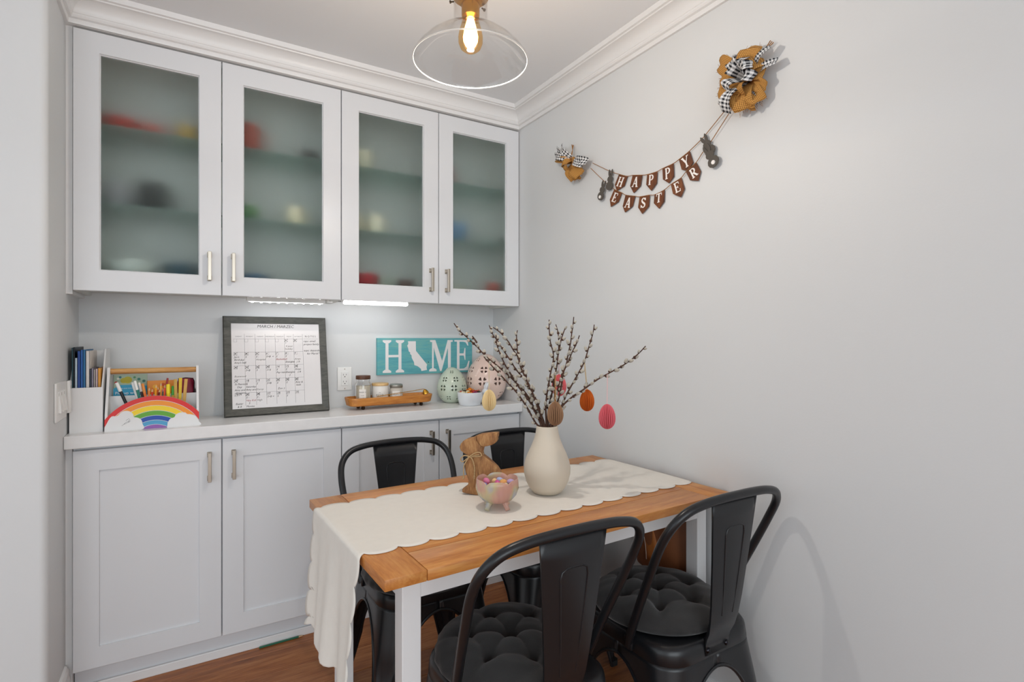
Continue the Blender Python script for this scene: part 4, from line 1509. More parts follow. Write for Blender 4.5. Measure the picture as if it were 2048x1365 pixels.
for i, rw in enumerate(days):
    for j, dd in enumerate(rw):
        if not dd:
            continue
        x0, z1 = cols[j] * IW + 0.0018, rowz[i] * IH - 0.0105
        text_into(hw, dd, x0, z1, 0.0118, CF, 'LEFT', 0.0003, 0.2)
        if (i, j) in crossed:
            stroke(hw, x0 - 0.002, z1 - 0.003, x0 + 0.013, z1 + 0.010, 0.0011, CF, 0, 0.0003)
            stroke(hw, x0 - 0.001, z1 + 0.009, x0 + 0.012, z1 - 0.003, 0.0009, CF, 0, 0.0003)
notes = [
    (hw, 1, 0, ["Jan's", 'Birthday', "Amy's ball"], 0.5), (hw, 1, 1, ['S'], 0), (hw, 1, 2, ['S -'], 0), (hg, 1, 2, ['', 'Hospital'], 0), (hw, 1, 3, ['S+B  <'], 0), (hw, 1, 4, ['S'], 0),
    (hr, 1, 4, ['', 'Basketball'], 0), (hw, 1, 5, ['S', '', 'Energize'], 0), (hg, 1, 6, ['', 'Amys', '  :) B'], 0), (hg, 2, 0, ['', '', 'Boxwood'], 0), (hw, 2, 1, ['S+B'], 0), (hw, 2, 2, ['S'], 0),
    (hg, 2, 3, ['S+B'], 0), (hw, 2, 4, ['S', 'Pay rent'], 0), (hw, 2, 5, ['S', 'Energize', '    :)'], 0), (hw, 2, 6, ['Amys', '   :) 8'], 0), (hw, 3, 0, ["St Patrick's", '   Day', 'Amy and', ' Gregory'], 0),
    (hw, 3, 1, ['S', 'Saturday', 'Amy and'], 0), (hw, 3, 2, ['S'], 0), (hg, 3, 2, ['', '', 'Enroy'], 0), (hw, 3, 3, ['S+B'], 0), (hw, 3, 4, ['S', '', ' Zoo :)'], 0), (hw, 3, 5, ['S'], 0), (hw, 3, 6, ['Amy &', ' bath'], 0),
    (hw, 4, 0, ['', '', ' Easter', '   & 8'], 0), (hw, 4, 1, ['S -'], 0), (hr, 4, 1, ['', 'Nky Kid'], 0), (hw, 4, 1, ['', '', '   3', 'Movies'], 0), (hw, 4, 2, ['S -'], 0), (hg, 4, 2, ['', 'High'], 0), (hw, 4, 3, ['S+B <'], 0),
    (hw, 4, 4, ['S'], 0), (hw, 4, 5, ['S'], 0), (hw, 0, 5, ['*'], 0), (hg, 0, 5, ['', ' 4 post', 'holiday'], 0)]
for mbx, i, j, lines, _ in notes:
    for q, s_ in enumerate(lines):
        if s_:
            text_into(mbx, s_, cols[j] * IW + 0.0015, rowz[i] * IH - 0.0245 - 0.0125 * q, 0.0112, CF, 'LEFT', 0.0003, 0.25)
for q, s_ in enumerate(('csps: email', 'project family', '', 'esps: dependency', '    for Marek*')):
    if s_:
        text_into(hw, s_, 0.806 * IW, (1 - 0.225) * IH - 0.0145 * q, 0.0122, CF, 'LEFT', 0.0003, 0.25)
hw.build('black_handwriting', 'ink', bd); hg.build('faded_handwriting', 'ink_g', bd); hr.build('red_handwriting', 'ink_r', bd)

# ------------------------------------------------------------------ magazine file with books
mf = thing('magazine_file', 'white magazine file box standing in the counter corner full of books', 'file box', (-1.7745, 0.033, CT))
t = 0.004
hw_ = 0.0465
side = [(0, 0), (0.215, 0), (0.215, 0.292), (0.10, 0.292), (0.0, 0.158)]
for x in (-hw_, hw_ - t):
    mb = MB(); mb.prism(side, ((x, 0, 0), (0, 1, 0), (0, 0, 1), (1, 0, 0)), 0, t); mb.build('side_panel', 'white', mf, fix=True)
mb = MB(); mb.box(-hw_ + t, hw_ - t, 0, t, 0, 0.158); mb.build('front_panel', 'white', mf)
mb = MB(); mb.box(-hw_ + t, hw_ - t, 0.211, 0.215, 0, 0.285); mb.build('back_panel', 'white', mf)
mb = MB(); mb.box(-hw_ + t, hw_ - t, t, 0.211, 0, t); mb.build('bottom_panel', 'white', mf)
bks = [('#1f4a55', 0.004, 0.298, 'thin dark teal folder at the wall side of the magazine file'), ('#16222c', 0.004, 0.300, 'thin black folder standing in the magazine file'),
       ('#b9cad6', 0.006, 0.262, 'pale blue grey booklet in the magazine file'), ('#0d3f8c', 0.008, 0.286, 'royal blue workbook in the magazine file'),
       ('#0f5aa8', 0.006, 0.290, 'bright blue workbook in the magazine file'), ('#17699c', 0.006, 0.291, 'lighter blue workbook in the magazine file'),
       ('#e4ddd6', 0.009, 0.286, 'wide cream book taller than its neighbours in the magazine file'),
       ('#2c3445', 0.005, 0.222, 'small navy book with worn spine in the magazine file'), ('#8a8496', 0.005, 0.224, 'small grey violet book in the magazine file'),
       ('#a39a93', 0.005, 0.220, 'small grey brown book in the magazine file'), ('#b9a3a6', 0.006, 0.222, 'small dusty pink book in the magazine file'),
       ('#d79324', 0.008, 0.224, 'orange book by the rainbow caddy side of the magazine file')]
x = -1.7745 - hw_ + t + 0.0008
for i, (colr, w, h, lab) in enumerate(bks):
    w *= 1.08
    d0 = 0.012 if i < 6 else 0.02
    dep = 0.19 if h > 0.25 else 0.15
    bk = thing('book', lab, 'book', (x + w / 2, 0.033 + d0, CT + t + 0.0003), group='books in the magazine file')
    mb = MB(); mb.box(-w / 2, w / 2, 0, 0.001, 0, h - 0.004); mb.box(-w / 2, -w / 2 + 0.0007, 0, dep, 0, h - 0.004); mb.box(w / 2 - 0.0007, w / 2, 0, dep, 0, h - 0.004)
    mb.build('cover', mat('book_%d' % i, colr, 0.45, var=0.08, vscale=40), bk)
    mb = MB(); mb.box(-w / 2 + 0.0007, w / 2 - 0.0007, 0.001, dep - 0.003, 0.002, h - 0.006); mb.build('pages', mat('paper', '#e8e4da', 0.9), bk)
    x += w + 0.0003

# ------------------------------------------------------------------ rainbow desk caddy
CX0, CX1 = -1.7215, -1.4330
cw = CX1 - CX0
cd = thing('rainbow_caddy', 'white wooden desk caddy with a rainbow front and a round wooden handle', 'caddy', (CX0, 0.014, CT))
for x0 in (0.0, cw - 0.008):
    mb = MB()
    mb.prism([(0.008, 0), (0.172, 0), (0.172, 0.125), (0.118, 0.224), (0.088, 0.224), (0.008, 0.06)], ((x0, 0, 0), (0, 1, 0), (0, 0, 1), (1, 0, 0)), 0, 0.008)
    mb.build('end_panel', 'white', cd, fix=True)
mb = MB(); mb.box(0.008, cw - 0.008, 0.164, 0.171, 0, 0.128); mb.build('back_panel', 'white', cd)
mb = MB(); mb.box(0.008, cw - 0.008, 0.088, 0.093, 0, 0.118); mb.build('divider', 'white', cd)
mb = MB(); mb.box(0.008, cw - 0.008, 0.008, 0.164, 0, 0.006); mb.build('bottom_panel', 'white', cd)
M['dowel'] = wood('dowel_wood', '#a9713a', '#c48d50', '#d8a868', (1.5, 12, 12), 0.5, 0.0, 4)
mb = MB(); mb.lathe([(0.0105, 0.008), (0.0105, cw - 0.008)], 20, mx=Matrix.Translation((0, 0.103, 0.2085)) @ Matrix.Rotation(PI / 2, 4, 'Y')); mb.build('handle', 'dowel', cd, smooth=40)
# front: an arched board carrying the painted arcs and two cloud boards
RF = ((0, 0.008, 0), (1, 0, 0), (0, 0, 1), (0, -1, 0))
rcx, rcz = 0.1475, -0.058
RO = 0.178


def arcband(r0, r1, xl, xr, zmin=0.0, n=28):
    """band of the rainbow between two radii, clipped to z >= zmin and xl..xr"""
    pts_o, pts_i = [], []
    for r, lst in ((r1, pts_o), (r0, pts_i)):
        a0 = math.asin(max(-1, min(1, (zmin - rcz) / r)))
        aL = math.acos(max(-1, min(1, (xl - rcx) / r))); aR = math.acos(max(-1, min(1, (xr - rcx) / r)))
        s0, s1 = max(a0, aR), min(PI - a0, aL)
        for k in range(n + 1):
            a = s0 + (s1 - s0) * k / n
            lst.append((rcx + r * math.cos(a), rcz + r * math.sin(a)))
    return pts_o + list(reversed(pts_i))


mb = MB()
arc = [(rcx + RO * math.cos(a), rcz + RO * math.sin(a)) for a in [math.asin(-rcz / RO) + (PI - 2 * math.asin(-rcz / RO)) * k / 32 for k in range(33)]]
arc = [(min(max(x, 0.0), cw), z) for x, z in arc]
mb.prism(arc, RF, -0.002, 0.004); mb.build('front_panel', 'white', cd, fix=True)
cols_r = [('red', '#d8201c'), ('orange', '#f0931f'), ('yellow', '#f2d316'), ('green', '#5ea62c'), ('blue', '#1447a8'), ('light_blue', '#4a9cc8'), ('purple', '#8d57a8')]
bnd = [(0.162, 0.178), (0.1435, 0.160), (0.125, 0.1415), (0.107, 0.123), (0.090, 0.105), (0.074, 0.088), (0.0588, 0.072)]
for (nm, colr), (r0, r1) in zip(cols_r, bnd):
    mb = MB(); mb.prism(arcband(r0, r1, 0.0, cw, 0.0006), RF, 0.004, 0.0054)
    tag(mb.build('rainbow_stripe', mat('stripe_' + nm, colr, 0.4), cd), nm.replace('_', ' ') + ' rainbow stripe')
c1 = [(0.0, 0.0), (0.108, 0.0), (0.111, 0.020), (0.107, 0.036), (0.096, 0.044), (0.085, 0.047), (0.083, 0.058), (0.073, 0.068), (0.060, 0.071), (0.048, 0.066), (0.036, 0.054), (0.022, 0.054), (0.014, 0.045), (0.006, 0.028), (0.0, 0.016)]
c2 = [(0.186, 0.0), (cw, 0.0), (cw, 0.016), (0.283, 0.028), (0.276, 0.038), (0.262, 0.044), (0.250, 0.046), (0.244, 0.052), (0.228, 0.053), (0.214, 0.047), (0.209, 0.037), (0.196, 0.032), (0.188, 0.018)]
for c_ in (c1, c2):
    c_ = [(p.x, p.y) for p in spline([(a, b, 0) for a, b in c_], 4)]
    mb = MB(); mb.prism(c_, RF, 0.004, 0.009); cl = mb.build('cloud', 'white', cd, fix=True)
    if c_[0][0] < 0.1:
        mb = MB()
        for q in ((0.050, 0.018, 0.060, 0.027), (0.056, 0.023, 0.074, 0.031), (0.060, 0.029, 0.076, 0.034), (0.068, 0.030, 0.074, 0.040), (0.062, 0.036, 0.072, 0.043)):
            stroke(mb, *q, 0.0007, RF, 0.009, 0.0092)
        mb.build('scribble', 'ink', cl)


def in_caddy(x, y, z):
    return (CX0 + x, 0.014 + y, CT + z)


# picture books and pouch behind the divider
def printed_book(name, lab, x0, x1, y, z0, h, colr, band=None, words=None, blobs=()):
    b = thing(name, lab, 'book', in_caddy((x0 + x1) / 2, y, z0))
    w = x1 - x0
    mb = MB(); mb.box(-w / 2, w / 2, -0.004, -0.0032, 0, h); mb.box(-w / 2, w / 2, 0.0032, 0.004, 0, h); mb.box(-w / 2, -w / 2 + 0.0008, -0.004, 0.004, 0, h)
    cv = mb.build('cover', mat(name + '_' + colr, colr, 0.4), b)
    mb = MB(); mb.box(-w / 2 + 0.001, w / 2 - 0.002, -0.0032, 0.0032, 0.001, h - 0.001); mb.build('pages', MATS['paper'], b)
    fr = ((-w / 2, -0.004, 0), (w, 0, 0), (0, 0, h), (0, -1, 0))
    if band:
        mb = MB(); mb.prism(band[1], fr, 0, 0.0004); mb.build('printed_panel', mat(name + '_p', band[0], 0.4), cv)
    for q, (bc, bx, bz, br) in enumerate(blobs):
        mb = MB(); mb.prism([(bx + br * math.cos(k * PI / 6), bz + br * 0.55 * math.sin(k * PI / 6)) for k in range(12)], fr, 0.0001, 0.0004 + 0.0002 * q)
        mb.build('printed_shape', mat('print_' + bc, bc, 0.5), cv)
    if words:
        mb = MB()
        f2 = ((-w / 2, -0.0046, 0), (1, 0, 0), (0, 0, 1), (0, -1, 0))
        for s_, xx, zz, sz in words:
            text_into(mb, s_, xx * w, zz * h, sz, f2, 'LEFT', 0.0002)
        mb.build('lettering', mat('print_white', '#eef4f6', 0.5), cv)
    return b


printed_book('picture_book', 'picture book with blue lower cover and leafy print at the back of the caddy', 0.012, 0.118, 0.150, 0.007, 0.186, '#9fb39a',
             ('#1f9cc4', [(0, 0), (1, 0), (1, 0.76), (0.6, 0.79), (0.2, 0.79), (0.0, 0.72)]),
             [('NATURE SERIES FOR LITTLE ONES', 0.12, 0.71, 0.0045), ('Pick up wood', 0.05, 0.60, 0.0145)],
             [('#b7a91c', 0.42, 0.89, 0.13), ('#b7a91c', 0.30, 0.88, 0.10), ('#b3271f', 0.08, 0.84, 0.05), ('#2f7a6c', 0.75, 0.90, 0.05), ('#356f63', 0.9, 0.86, 0.05), ('#4b8a5a', 0.62, 0.94, 0.04), ('#2a6f72', 0.2, 0.95, 0.04), ('#e4e0d0', 0.14, 0.92, 0.04)])
printed_book('activity_book', 'orange activity book standing in the middle of the caddy', 0.118, 0.205, 0.140, 0.007, 0.160, '#e38a1a', None, None,
             [('#f2b23a', 0.3, 0.85, 0.10), ('#c8551a', 0.6, 0.9, 0.07), ('#6a9a3a', 0.8, 0.87, 0.06)])
M['pouch'] = mat('crimson_pouch', '#8c0f33', 0.45, var=0.35, vscale=30)
pc = thing('pencil_pouch', 'crimson pencil pouch stuffed into the caddy end beside the pencils', 'pouch', in_caddy(0.246, 0.130, 0.007))
mb = MB()
rows_ = []
for i in range(11):
    t_ = i / 10
    z = 0.165 * t_ + 0.004 * math.sin(t_ * 9)
    w_, d_ = 0.031 * (1 - 0.25 * t_ ** 4), 0.021 * (1 - 0.8 * t_ ** 3) + 0.002
    rows_.append([(w_ * math.copysign(abs(math.cos(a)) ** 0.5, math.cos(a)) + 0.003 * math.sin(5 * a + 9 * t_), d_ * math.copysign(abs(math.sin(a)) ** 0.6, math.sin(a)), z) for a in [2 * PI * k / 28 for k in range(29)]])
mb.grid(rows_, uv=False)
mb.add(rows_[-1][:-1], [tuple(range(28))]); mb.add(rows_[0][:-1], [tuple(reversed(range(28)))])
mb.build('bag', 'pouch', pc, smooth=60)
mb = MB(); mb.tube(spline([(-0.024, -0.003, 0.163), (0, -0.006, 0.168), (0.026, -0.004, 0.160), (0.028, -0.008, 0.13), (0.026, -0.016, 0.11)], 6), 0.0018, 6); mb.build('zip', 'dark', pc, smooth=60)


# pencils, markers and sticks: every one its own thing
def pen(name, lab, cat, foot, top, r, colr, tip=None, cap=None, grp='pencils and markers in the rainbow caddy', n=8):
    a, b = Vector(in_caddy(*foot)), Vector(in_caddy(*top))
    root = bpy.data.objects.new(name, None)
    COL.objects.link(root)
    root.location = a
    d = b - a
    root.rotation_mode = 'QUATERNION'
    root.rotation_quaternion = d.to_track_quat('Z', 'Y')
    tag(root, lab, cat, grp)
    L = d.length
    e = L
    if tip:
        e = L - 0.014
        mb = MB(); mb.lathe([(r, e), (r * 0.35, L - 0.004)], n); mb.build('sharpened_end', 'pencil_wood', root)
        mb = MB(); mb.lathe([(r * 0.35, L - 0.004), (0.0003, L)], n); mb.build('lead', mat('lead_' + tip, tip, 0.6), root)
    if cap:
        e = L - 0.035
        mb = MB(); mb.lathe([(r * 1.08, e), (r * 1.12, e + 0.002), (r * 1.05, L - 0.002), (r * 0.8, L)], n + 4); mb.build('cap', mat('cap_' + cap, cap, 0.35), root, smooth=40)
    mb = MB(); mb.lathe([(r, 0.0), (r, e)], n + (4 if cap else 0)); mb.build('barrel', mat('pen_' + colr, colr, 0.35), root, smooth=40)
    return root


FY = 0.05
pen('marker', 'black and white marker leaning alone left in the caddy', 'marker', (0.088, FY, 0.012), (0.030, 0.052, 0.170), 0.0052, '#15181c', cap='#e9e9e6')
pen('marker', 'white capped teal marker leaning in the caddy bunch', 'marker', (0.115, FY + 0.012, 0.012), (0.076, 0.070, 0.168), 0.0042, '#f0f0ec', cap='#e9e9e6')
pen('marker', 'green striped marker leaning beside the white capped one', 'marker', (0.121, FY + 0.002, 0.012), (0.084, 0.060, 0.174), 0.0042, '#1d7a66', cap='#f4f4f0')
pen('marker', 'brown marker with white cap in the caddy bunch', 'marker', (0.128, FY + 0.014, 0.012), (0.096, 0.072, 0.166), 0.0042, '#3d2420', cap='#e8e2dc')
pen('marker', 'orange marker with white cap in the caddy bunch', 'marker', (0.136, FY - 0.006, 0.012), (0.108, 0.054, 0.163), 0.0045, '#e4701c', cap='#e08a3a')
pl = [(0.128, '#e8831d', 0.150), (0.136, '#d93a2c', 0.146), (0.143, '#f0a020', 0.160), (0.150, '#7a2f24', 0.142), (0.156, '#e06a1a', 0.152), (0.162, '#f2b23a', 0.165), (0.168, '#3f7f5a', 0.144),
      (0.172, '#e6502a', 0.158), (0.178, '#c24a7a', 0.150), (0.183, '#3a86c8', 0.156)]
pn = ['amber', 'red', 'golden', 'dark brown', 'burnt orange', 'light orange', 'dark green', 'vermilion', 'magenta', 'sky blue']
random.seed(3)
for i, (x, colr, h) in enumerate(pl):
    pen('coloured_pencil', pn[i] + ' coloured pencil standing point up in the caddy', 'pencil', (x, FY + random.uniform(-0.018, 0.022), 0.010), (x + random.uniform(-0.012, 0.012), FY + random.uniform(-0.015, 0.025), h), 0.0034, colr, tip=colr, n=6)
pen('pencil', 'pink pencil with red eraser tip standing highest in the caddy', 'pencil', (0.160, 0.045, 0.010), (0.187, 0.064, 0.180), 0.0034, '#e2a8b4', cap='#9c3030', n=6)
pen('marker', 'yellow marker standing upright beside the craft sticks', 'marker', (0.190, 0.046, 0.010), (0.1885, 0.046, 0.158), 0.0062, '#f0cf12', cap='#f3d92a')
pen('paint_brush', 'green handled brush upright beside the yellow marker', 'brush', (0.203, 0.046, 0.010), (0.204, 0.052, 0.150), 0.0050, '#c89a3a', cap='#3d9a3a')
for i, (x, y, h, colr, lab) in enumerate(((0.216, 0.048, 0.180, '#c9a150', 'flat tan wooden ruler standing upright in the caddy'), (0.224, 0.058, 0.184, '#e6c43a', 'yellow wooden ruler standing upright in the caddy'),
                                          (0.234, 0.050, 0.180, '#d2a658', 'pale wooden ruler at the end of the caddy sticks'))):
    o = MB().box(-0.0055, 0.0055, -0.0016, 0.0016, 0, h - 0.012, 0.0008, seg=1).build('wooden_ruler', mat('stick_' + colr, colr, 0.6, var=0.1, vscale=60), None)
    o.location = in_caddy(x, y, 0.008)
    o.rotation_euler = (0.03, 0.05 * (i - 0.5), 0)
    tag(o, lab, 'ruler', 'rulers in the rainbow caddy')

# ------------------------------------------------------------------ candle tray
M['acacia'] = wood('acacia', '#9c5a1e', '#b8742c', '#cf8f45', (1.2, 8, 8), 0.45, 0.0, 4)
tr = thing('wooden_tray', 'long rounded wooden tray on small wheels holding three candles', 'tray', (-0.631, 0.178, CT), math.radians(2.5))


def stadium(hw, hd, n=10):
    return rrect(hw, hd, hd * 0.62, n)


mb = MB()
rg = [(0.196, 0.048, 0.0165), (0.203, 0.055, 0.020), (0.210, 0.062, 0.054), (0.2095, 0.0615, 0.0555), (0.2035, 0.0555, 0.0555), (0.203, 0.055, 0.054), (0.197, 0.049, 0.0255), (0.19, 0.042, 0.024)]
nst = len(stadium(0.2, 0.05))
vs = []
for hw1, hd1, z in rg:
    vs += [(x, y, z) for x, y in stadium(hw1, hd1)]
fs = []
for i in range(len(rg) - 1):
    for k in range(nst):
        k2 = (k + 1) % nst
        fs.append((i * nst + k, i * nst + k2, (i + 1) * nst + k2, (i + 1) * nst + k))
fs += [tuple(reversed(range(nst))), tuple((len(rg) - 1) * nst + k for k in range(nst))]
mb.add(vs, fs)
mb.build('tray_body', 'acacia', tr, smooth=35)
for x in (-0.145, 0.145):
    for y in (-0.036, 0.036):
        mb = MB()
        mb.lathe([(0.0085, -0.004), (0.0085, 0.004), (0.006, 0.0048), (0.003, 0.0048)], 16, mx=Matrix.Translation((x, y - 0.006, 0.0086)) @ Matrix.Rotation(PI / 2, 4, 'X') @ Matrix.Rotation(0.4, 4, 'Y'))
        wh = mb.build('wheel', mat('bronze', '#3a2c22', 0.4, 0.8), tr, smooth=40)
        mb = MB(); mb.tube([(x, y, 0.0172), (x, y, 0.010)], 0.003, 8); mb.box(x - 0.006, x + 0.006, y - 0.005, y + 0.005, 0.013, 0.0172, 0.001, seg=1); mb.build('axle_fork', MATS['bronze'], wh)
TB = CT + 0.0245
M['wax'] = mat('candle_wax', '#e6dcc4', 0.5, sss=0.0)
M['wax_w'] = mat('white_tin', '#e3e0da', 0.4)
M['label'] = mat('paper_label', '#efece6', 0.7)


def jar_label(par, r, z0, z1, a0, a1, m_, words, col='ink'):
    mb = MB()
    rows_ = [[(r * math.cos(a0 + (a1 - a0) * k / 12), r * math.sin(a0 + (a1 - a0) * k / 12), z) for k in range(13)] for z in (z0, z1)]
    mb.grid(rows_, uv=False)
    lb_ = mb.build('label', m_, par, smooth=60)
    mb = MB()
    am = (a0 + a1) / 2
    for s_, z, sz in words:
        tmp = MB(); text_into(tmp, s_, 0, z, sz, ((0, 0, 0), (1, 0, 0), (0, 0, 1), (0, -1, 0)), 'CENTER', 0)
        mb.add([((r + 0.0004) * math.cos(am + v[0] / r), (r + 0.0004) * math.sin(am + v[0] / r), v[2]) for v in tmp.v], tmp.f)
    if words:
        mb.build('lettering', col, lb_)
    return lb_


FA = -PI / 2 - 0.35       # faces the room
j1 = thing('candle_jar', 'tall glass candle jar with dark wooden lid and paper label', 'candle', (-0.757, 0.190, TB))
mb = MB(); mb.lathe([(0.030, 0), (0.0355, 0.004), (0.0355, 0.088), (0.033, 0.096), (0.030, 0.101), (0.030, 0.113), (0.0275, 0.113), (0.0275, 0.10), (0.032, 0.09), (0.033, 0.0865), (0.033, 0.006), (0.004, 0.005)], 40); mb.build('glass', 'glass', j1, smooth=50)
mb = MB(); mb.lathe([(0.0325, 0.0065), (0.0325, 0.083), (0.002, 0.082)], 36); mb.build('wax', 'wax', j1, smooth=40)
mb = MB(); mb.lathe([(0.0335, 0.1135), (0.034, 0.115), (0.034, 0.129), (0.033, 0.131)], 36); mb.build('lid', wood('walnut_lid', '#3f2416', '#55321e', '#6a4128', (2, 9, 9), 0.5, 0, 6), j1, smooth=40)
jar_label(j1, 0.0358, 0.018, 0.068, FA - 0.45, FA + 0.45, M['label'], [('MAKER 12', 0.052, 0.0072), ('lavender', 0.038, 0.0045), ('SOY CANDLE', 0.026, 0.0042)])
j2 = thing('candle_jar', 'white candle tin with a pale wooden lid and a small house drawing', 'candle', (-0.675, 0.190, TB))
mb = MB(); mb.lathe([(0.036, 0), (0.0385, 0.003), (0.0385, 0.078), (0.037, 0.080)], 40); mb.build('tin', 'wax_w', j2, smooth=40)
mb = MB(); mb.lathe([(0.0395, 0.0803), (0.0400, 0.082), (0.0400, 0.090), (0.039, 0.092)], 40); mb.build('lid', wood('bamboo_lid', '#c79d5f', '#d6b078', '#e2c391', (2, 9, 9), 0.5, 0, 6), j2, smooth=40)
mb = MB()
for q in ((-0.014, 0.030, -0.014, 0.040), (0.014, 0.030, 0.014, 0.040), (-0.017, 0.038, 0, 0.050), (0.017, 0.038, 0, 0.050), (-0.005, 0.030, -0.005, 0.041), (0.005, 0.030, 0.005, 0.041), (-0.005, 0.041, 0.005, 0.041), (-0.010, 0.034, -0.010, 0.040), (0.010, 0.034, 0.010, 0.040)):
    tmp = MB(); stroke(tmp, *q, 0.0009, ((0, 0, 0), (1, 0, 0), (0, 0, 1), (0, -1, 0)), 0, 0.0005)
    mb.add([((0.0388 - v[1]) * math.cos(FA + v[0] / 0.0388), (0.0388 - v[1]) * math.sin(FA + v[0] / 0.0388), v[2]) for v in tmp.v], tmp.f)
mb.build('house_drawing', 'ink', j2)
j3 = thing('candle_jar', 'small candle jar with a silver screw lid beside the white tin', 'candle', (-0.594, 0.192, TB))
mb = MB(); mb.lathe([(0.028, 0), (0.0315, 0.003), (0.0315, 0.060), (0.029, 0.064), (0.029, 0.066)], 40); mb.build('jar', mat('milk_glass', '#d9d3c8', 0.25, trans=0.2), j3, smooth=40)
mb = MB(); mb.lathe([(0.031, 0.0662), (0.0318, 0.068), (0.0318, 0.080), (0.029, 0.083), (0.026, 0.084)], 40); mb.build('lid', mat('silver_lid', '#a9a79f', 0.3, 0.9), j3, smooth=30)
jar_label(j3, 0.0318, 0.014, 0.052, FA - 0.6, FA + 0.6, M['label'], [('Grapefruit', 0.032, 0.0075)])
sn = thing('candle_snuffer', 'gold candle snuffer with a bell end resting across the tray', 'snuffer', (-0.60, 0.135, CT))
mb = MB(); mb.tube(spline([(-0.108, -0.004, 0.0585), (-0.04, -0.006, 0.0655), (0.05, -0.008, 0.0745), (0.118, -0.010, 0.0825), (0.126, -0.010, 0.080)], 5), [0.0016] * 21, 8); mb.build('rod', mat('gold', '#c9973a', 0.25, 1.0), sn, smooth=60)
mb = MB(); mb.lathe([(0.002, 0.0), (0.008, -0.004), (0.012, -0.010), (0.0145, -0.018), (0.0155, -0.022), (0.0145, -0.022), (0.011, -0.011), (0.002, -0.003)], 24, mx=Matrix.Translation((0.127, -0.008, 0.0815)) @ Matrix.Rotation(-0.35, 4, 'Y')); mb.build('bell', MATS['gold'], sn, smooth=60)


# ------------------------------------------------------------------ ceramic egg lanterns with pierced flowers
def egg_lantern(lab, loc, R, H, colr, rows_, rz):
    nA, nH = 72, 44
    prof = []
    zb = 0.0
    for k in range(nH + 1):
        a = 0.42 + (PI - 0.42) * k / nH
        z = -math.cos(a)
        rr = math.sin(a) * (1 - 0.16 * z - 0.04 * z * z) / 1.01
        prof.append((max(rr * R, 0.0008), (z + math.cos(0.42)) / (1 + math.cos(0.42)) * H))
    inn = [(max(r - 0.004, 0.0004), z + (0.004 if i < 4 else (-0.004 if r < R * 0.4 else 0))) for i, (r, z) in enumerate(prof)]
    mb = MB()
    mb.lathe([(0.0006, 0.0)] + prof + [(0.0002, H)], nA)
    sh = mb.build('egg_lantern', mat('glaze_' + colr, colr, 0.18, coat=0.3), None, smooth=60, fix=True)
    mb = MB(); mb.lathe([(0.0004, 0.005)] + [p for p in inn if 0.005 < p[1] < H - 0.004] + [(0.0002, H - 0.0045)], nA)
    hol = mb.build('hollow', 'dark', None, fix=True)

    def rad(z):
        for (r0, z0), (r1, z1) in zip(prof, prof[1:]):
            if z0 <= z <= z1:
                return r0 + (r1 - r0) * (z - z0) / max(1e-6, z1 - z0), math.atan2(r0 - r1, z1 - z0)
        return 0.01, 0
    cut = MB()
    for zf, cnt, sz, off in rows_:
        z = zf * H
        r, tilt = rad(z)
        for k in range(cnt):
            a = 2 * PI * (k + off) / cnt
            nn = Vector((math.cos(a) * math.cos(tilt), math.sin(a) * math.cos(tilt), math.sin(tilt)))
            e1 = Vector((-math.sin(a), math.cos(a), 0))
            e2 = nn.cross(e1)
            o_ = Vector((r * math.cos(a), r * math.sin(a), z))
            for p in range(4):
                b = PI / 4 + p * PI / 2
                ca_, sa_ = math.cos(b), math.sin(b)
                shape = [(0.26, 0), (0.55, 0.24), (0.80, 0.36), (0.98, 0.24), (0.90, 0.0), (0.98, -0.24), (0.80, -0.36), (0.55, -0.24)]
                pol = [((u * ca_ - v * sa_) * sz, (u * sa_ + v * ca_) * sz) for u, v in shape]
                cut.prism(pol, (o_, e1, e2, nn), -0.010, 0.006)
    cu_ = cut.build('cutter', 'dark', None, fix=True)
    for other in (hol, cu_):
        md = sh.modifiers.new('b', 'BOOLEAN')
        md.operation = 'DIFFERENCE'
        md.object = other
        md.solver = 'EXACT'
    dg = bpy.context.evaluated_depsgraph_get()
    me = bpy.data.meshes.new_from_object(sh.evaluated_get(dg))
    sh.modifiers.clear()
    sh.data = me
    me.polygons.foreach_set('use_smooth', [True] * len(me.polygons))
    try:
        me.set_sharp_from_angle(angle=math.radians(35))
    except Exception:
        pass
    me.name = 'egg_shell'
    bpy.data.objects.remove(hol); bpy.data.objects.remove(cu_)
    sh.location = loc
    sh.rotation_euler = (0, 0, rz)
    return tag(sh, lab, 'lantern', 'ceramic egg lanterns on the counter')


egg_lantern('pale green ceramic egg lantern with pierced flowers, the smaller of the two', (-0.296, 0.188, CT + 0.0004), 0.077, 0.182, '#c3cfbd',
            [(0.16, 8, 0.0130, 0.0), (0.44, 8, 0.0180, 0.5), (0.68, 7, 0.0150, 0.0), (0.88, 5, 0.0105, 0.3)], 0.1)
egg_lantern('pale pink ceramic egg lantern with pierced flowers, the larger of the two', (-0.1085, 0.163, CT + 0.0004), 0.107, 0.249, '#e3c9bd',
            [(0.16, 8, 0.0180, 0.0), (0.44, 8, 0.0245, 0.5), (0.68, 7, 0.0205, 0.0), (0.88, 5, 0.0130, 0.3)], 0.5)

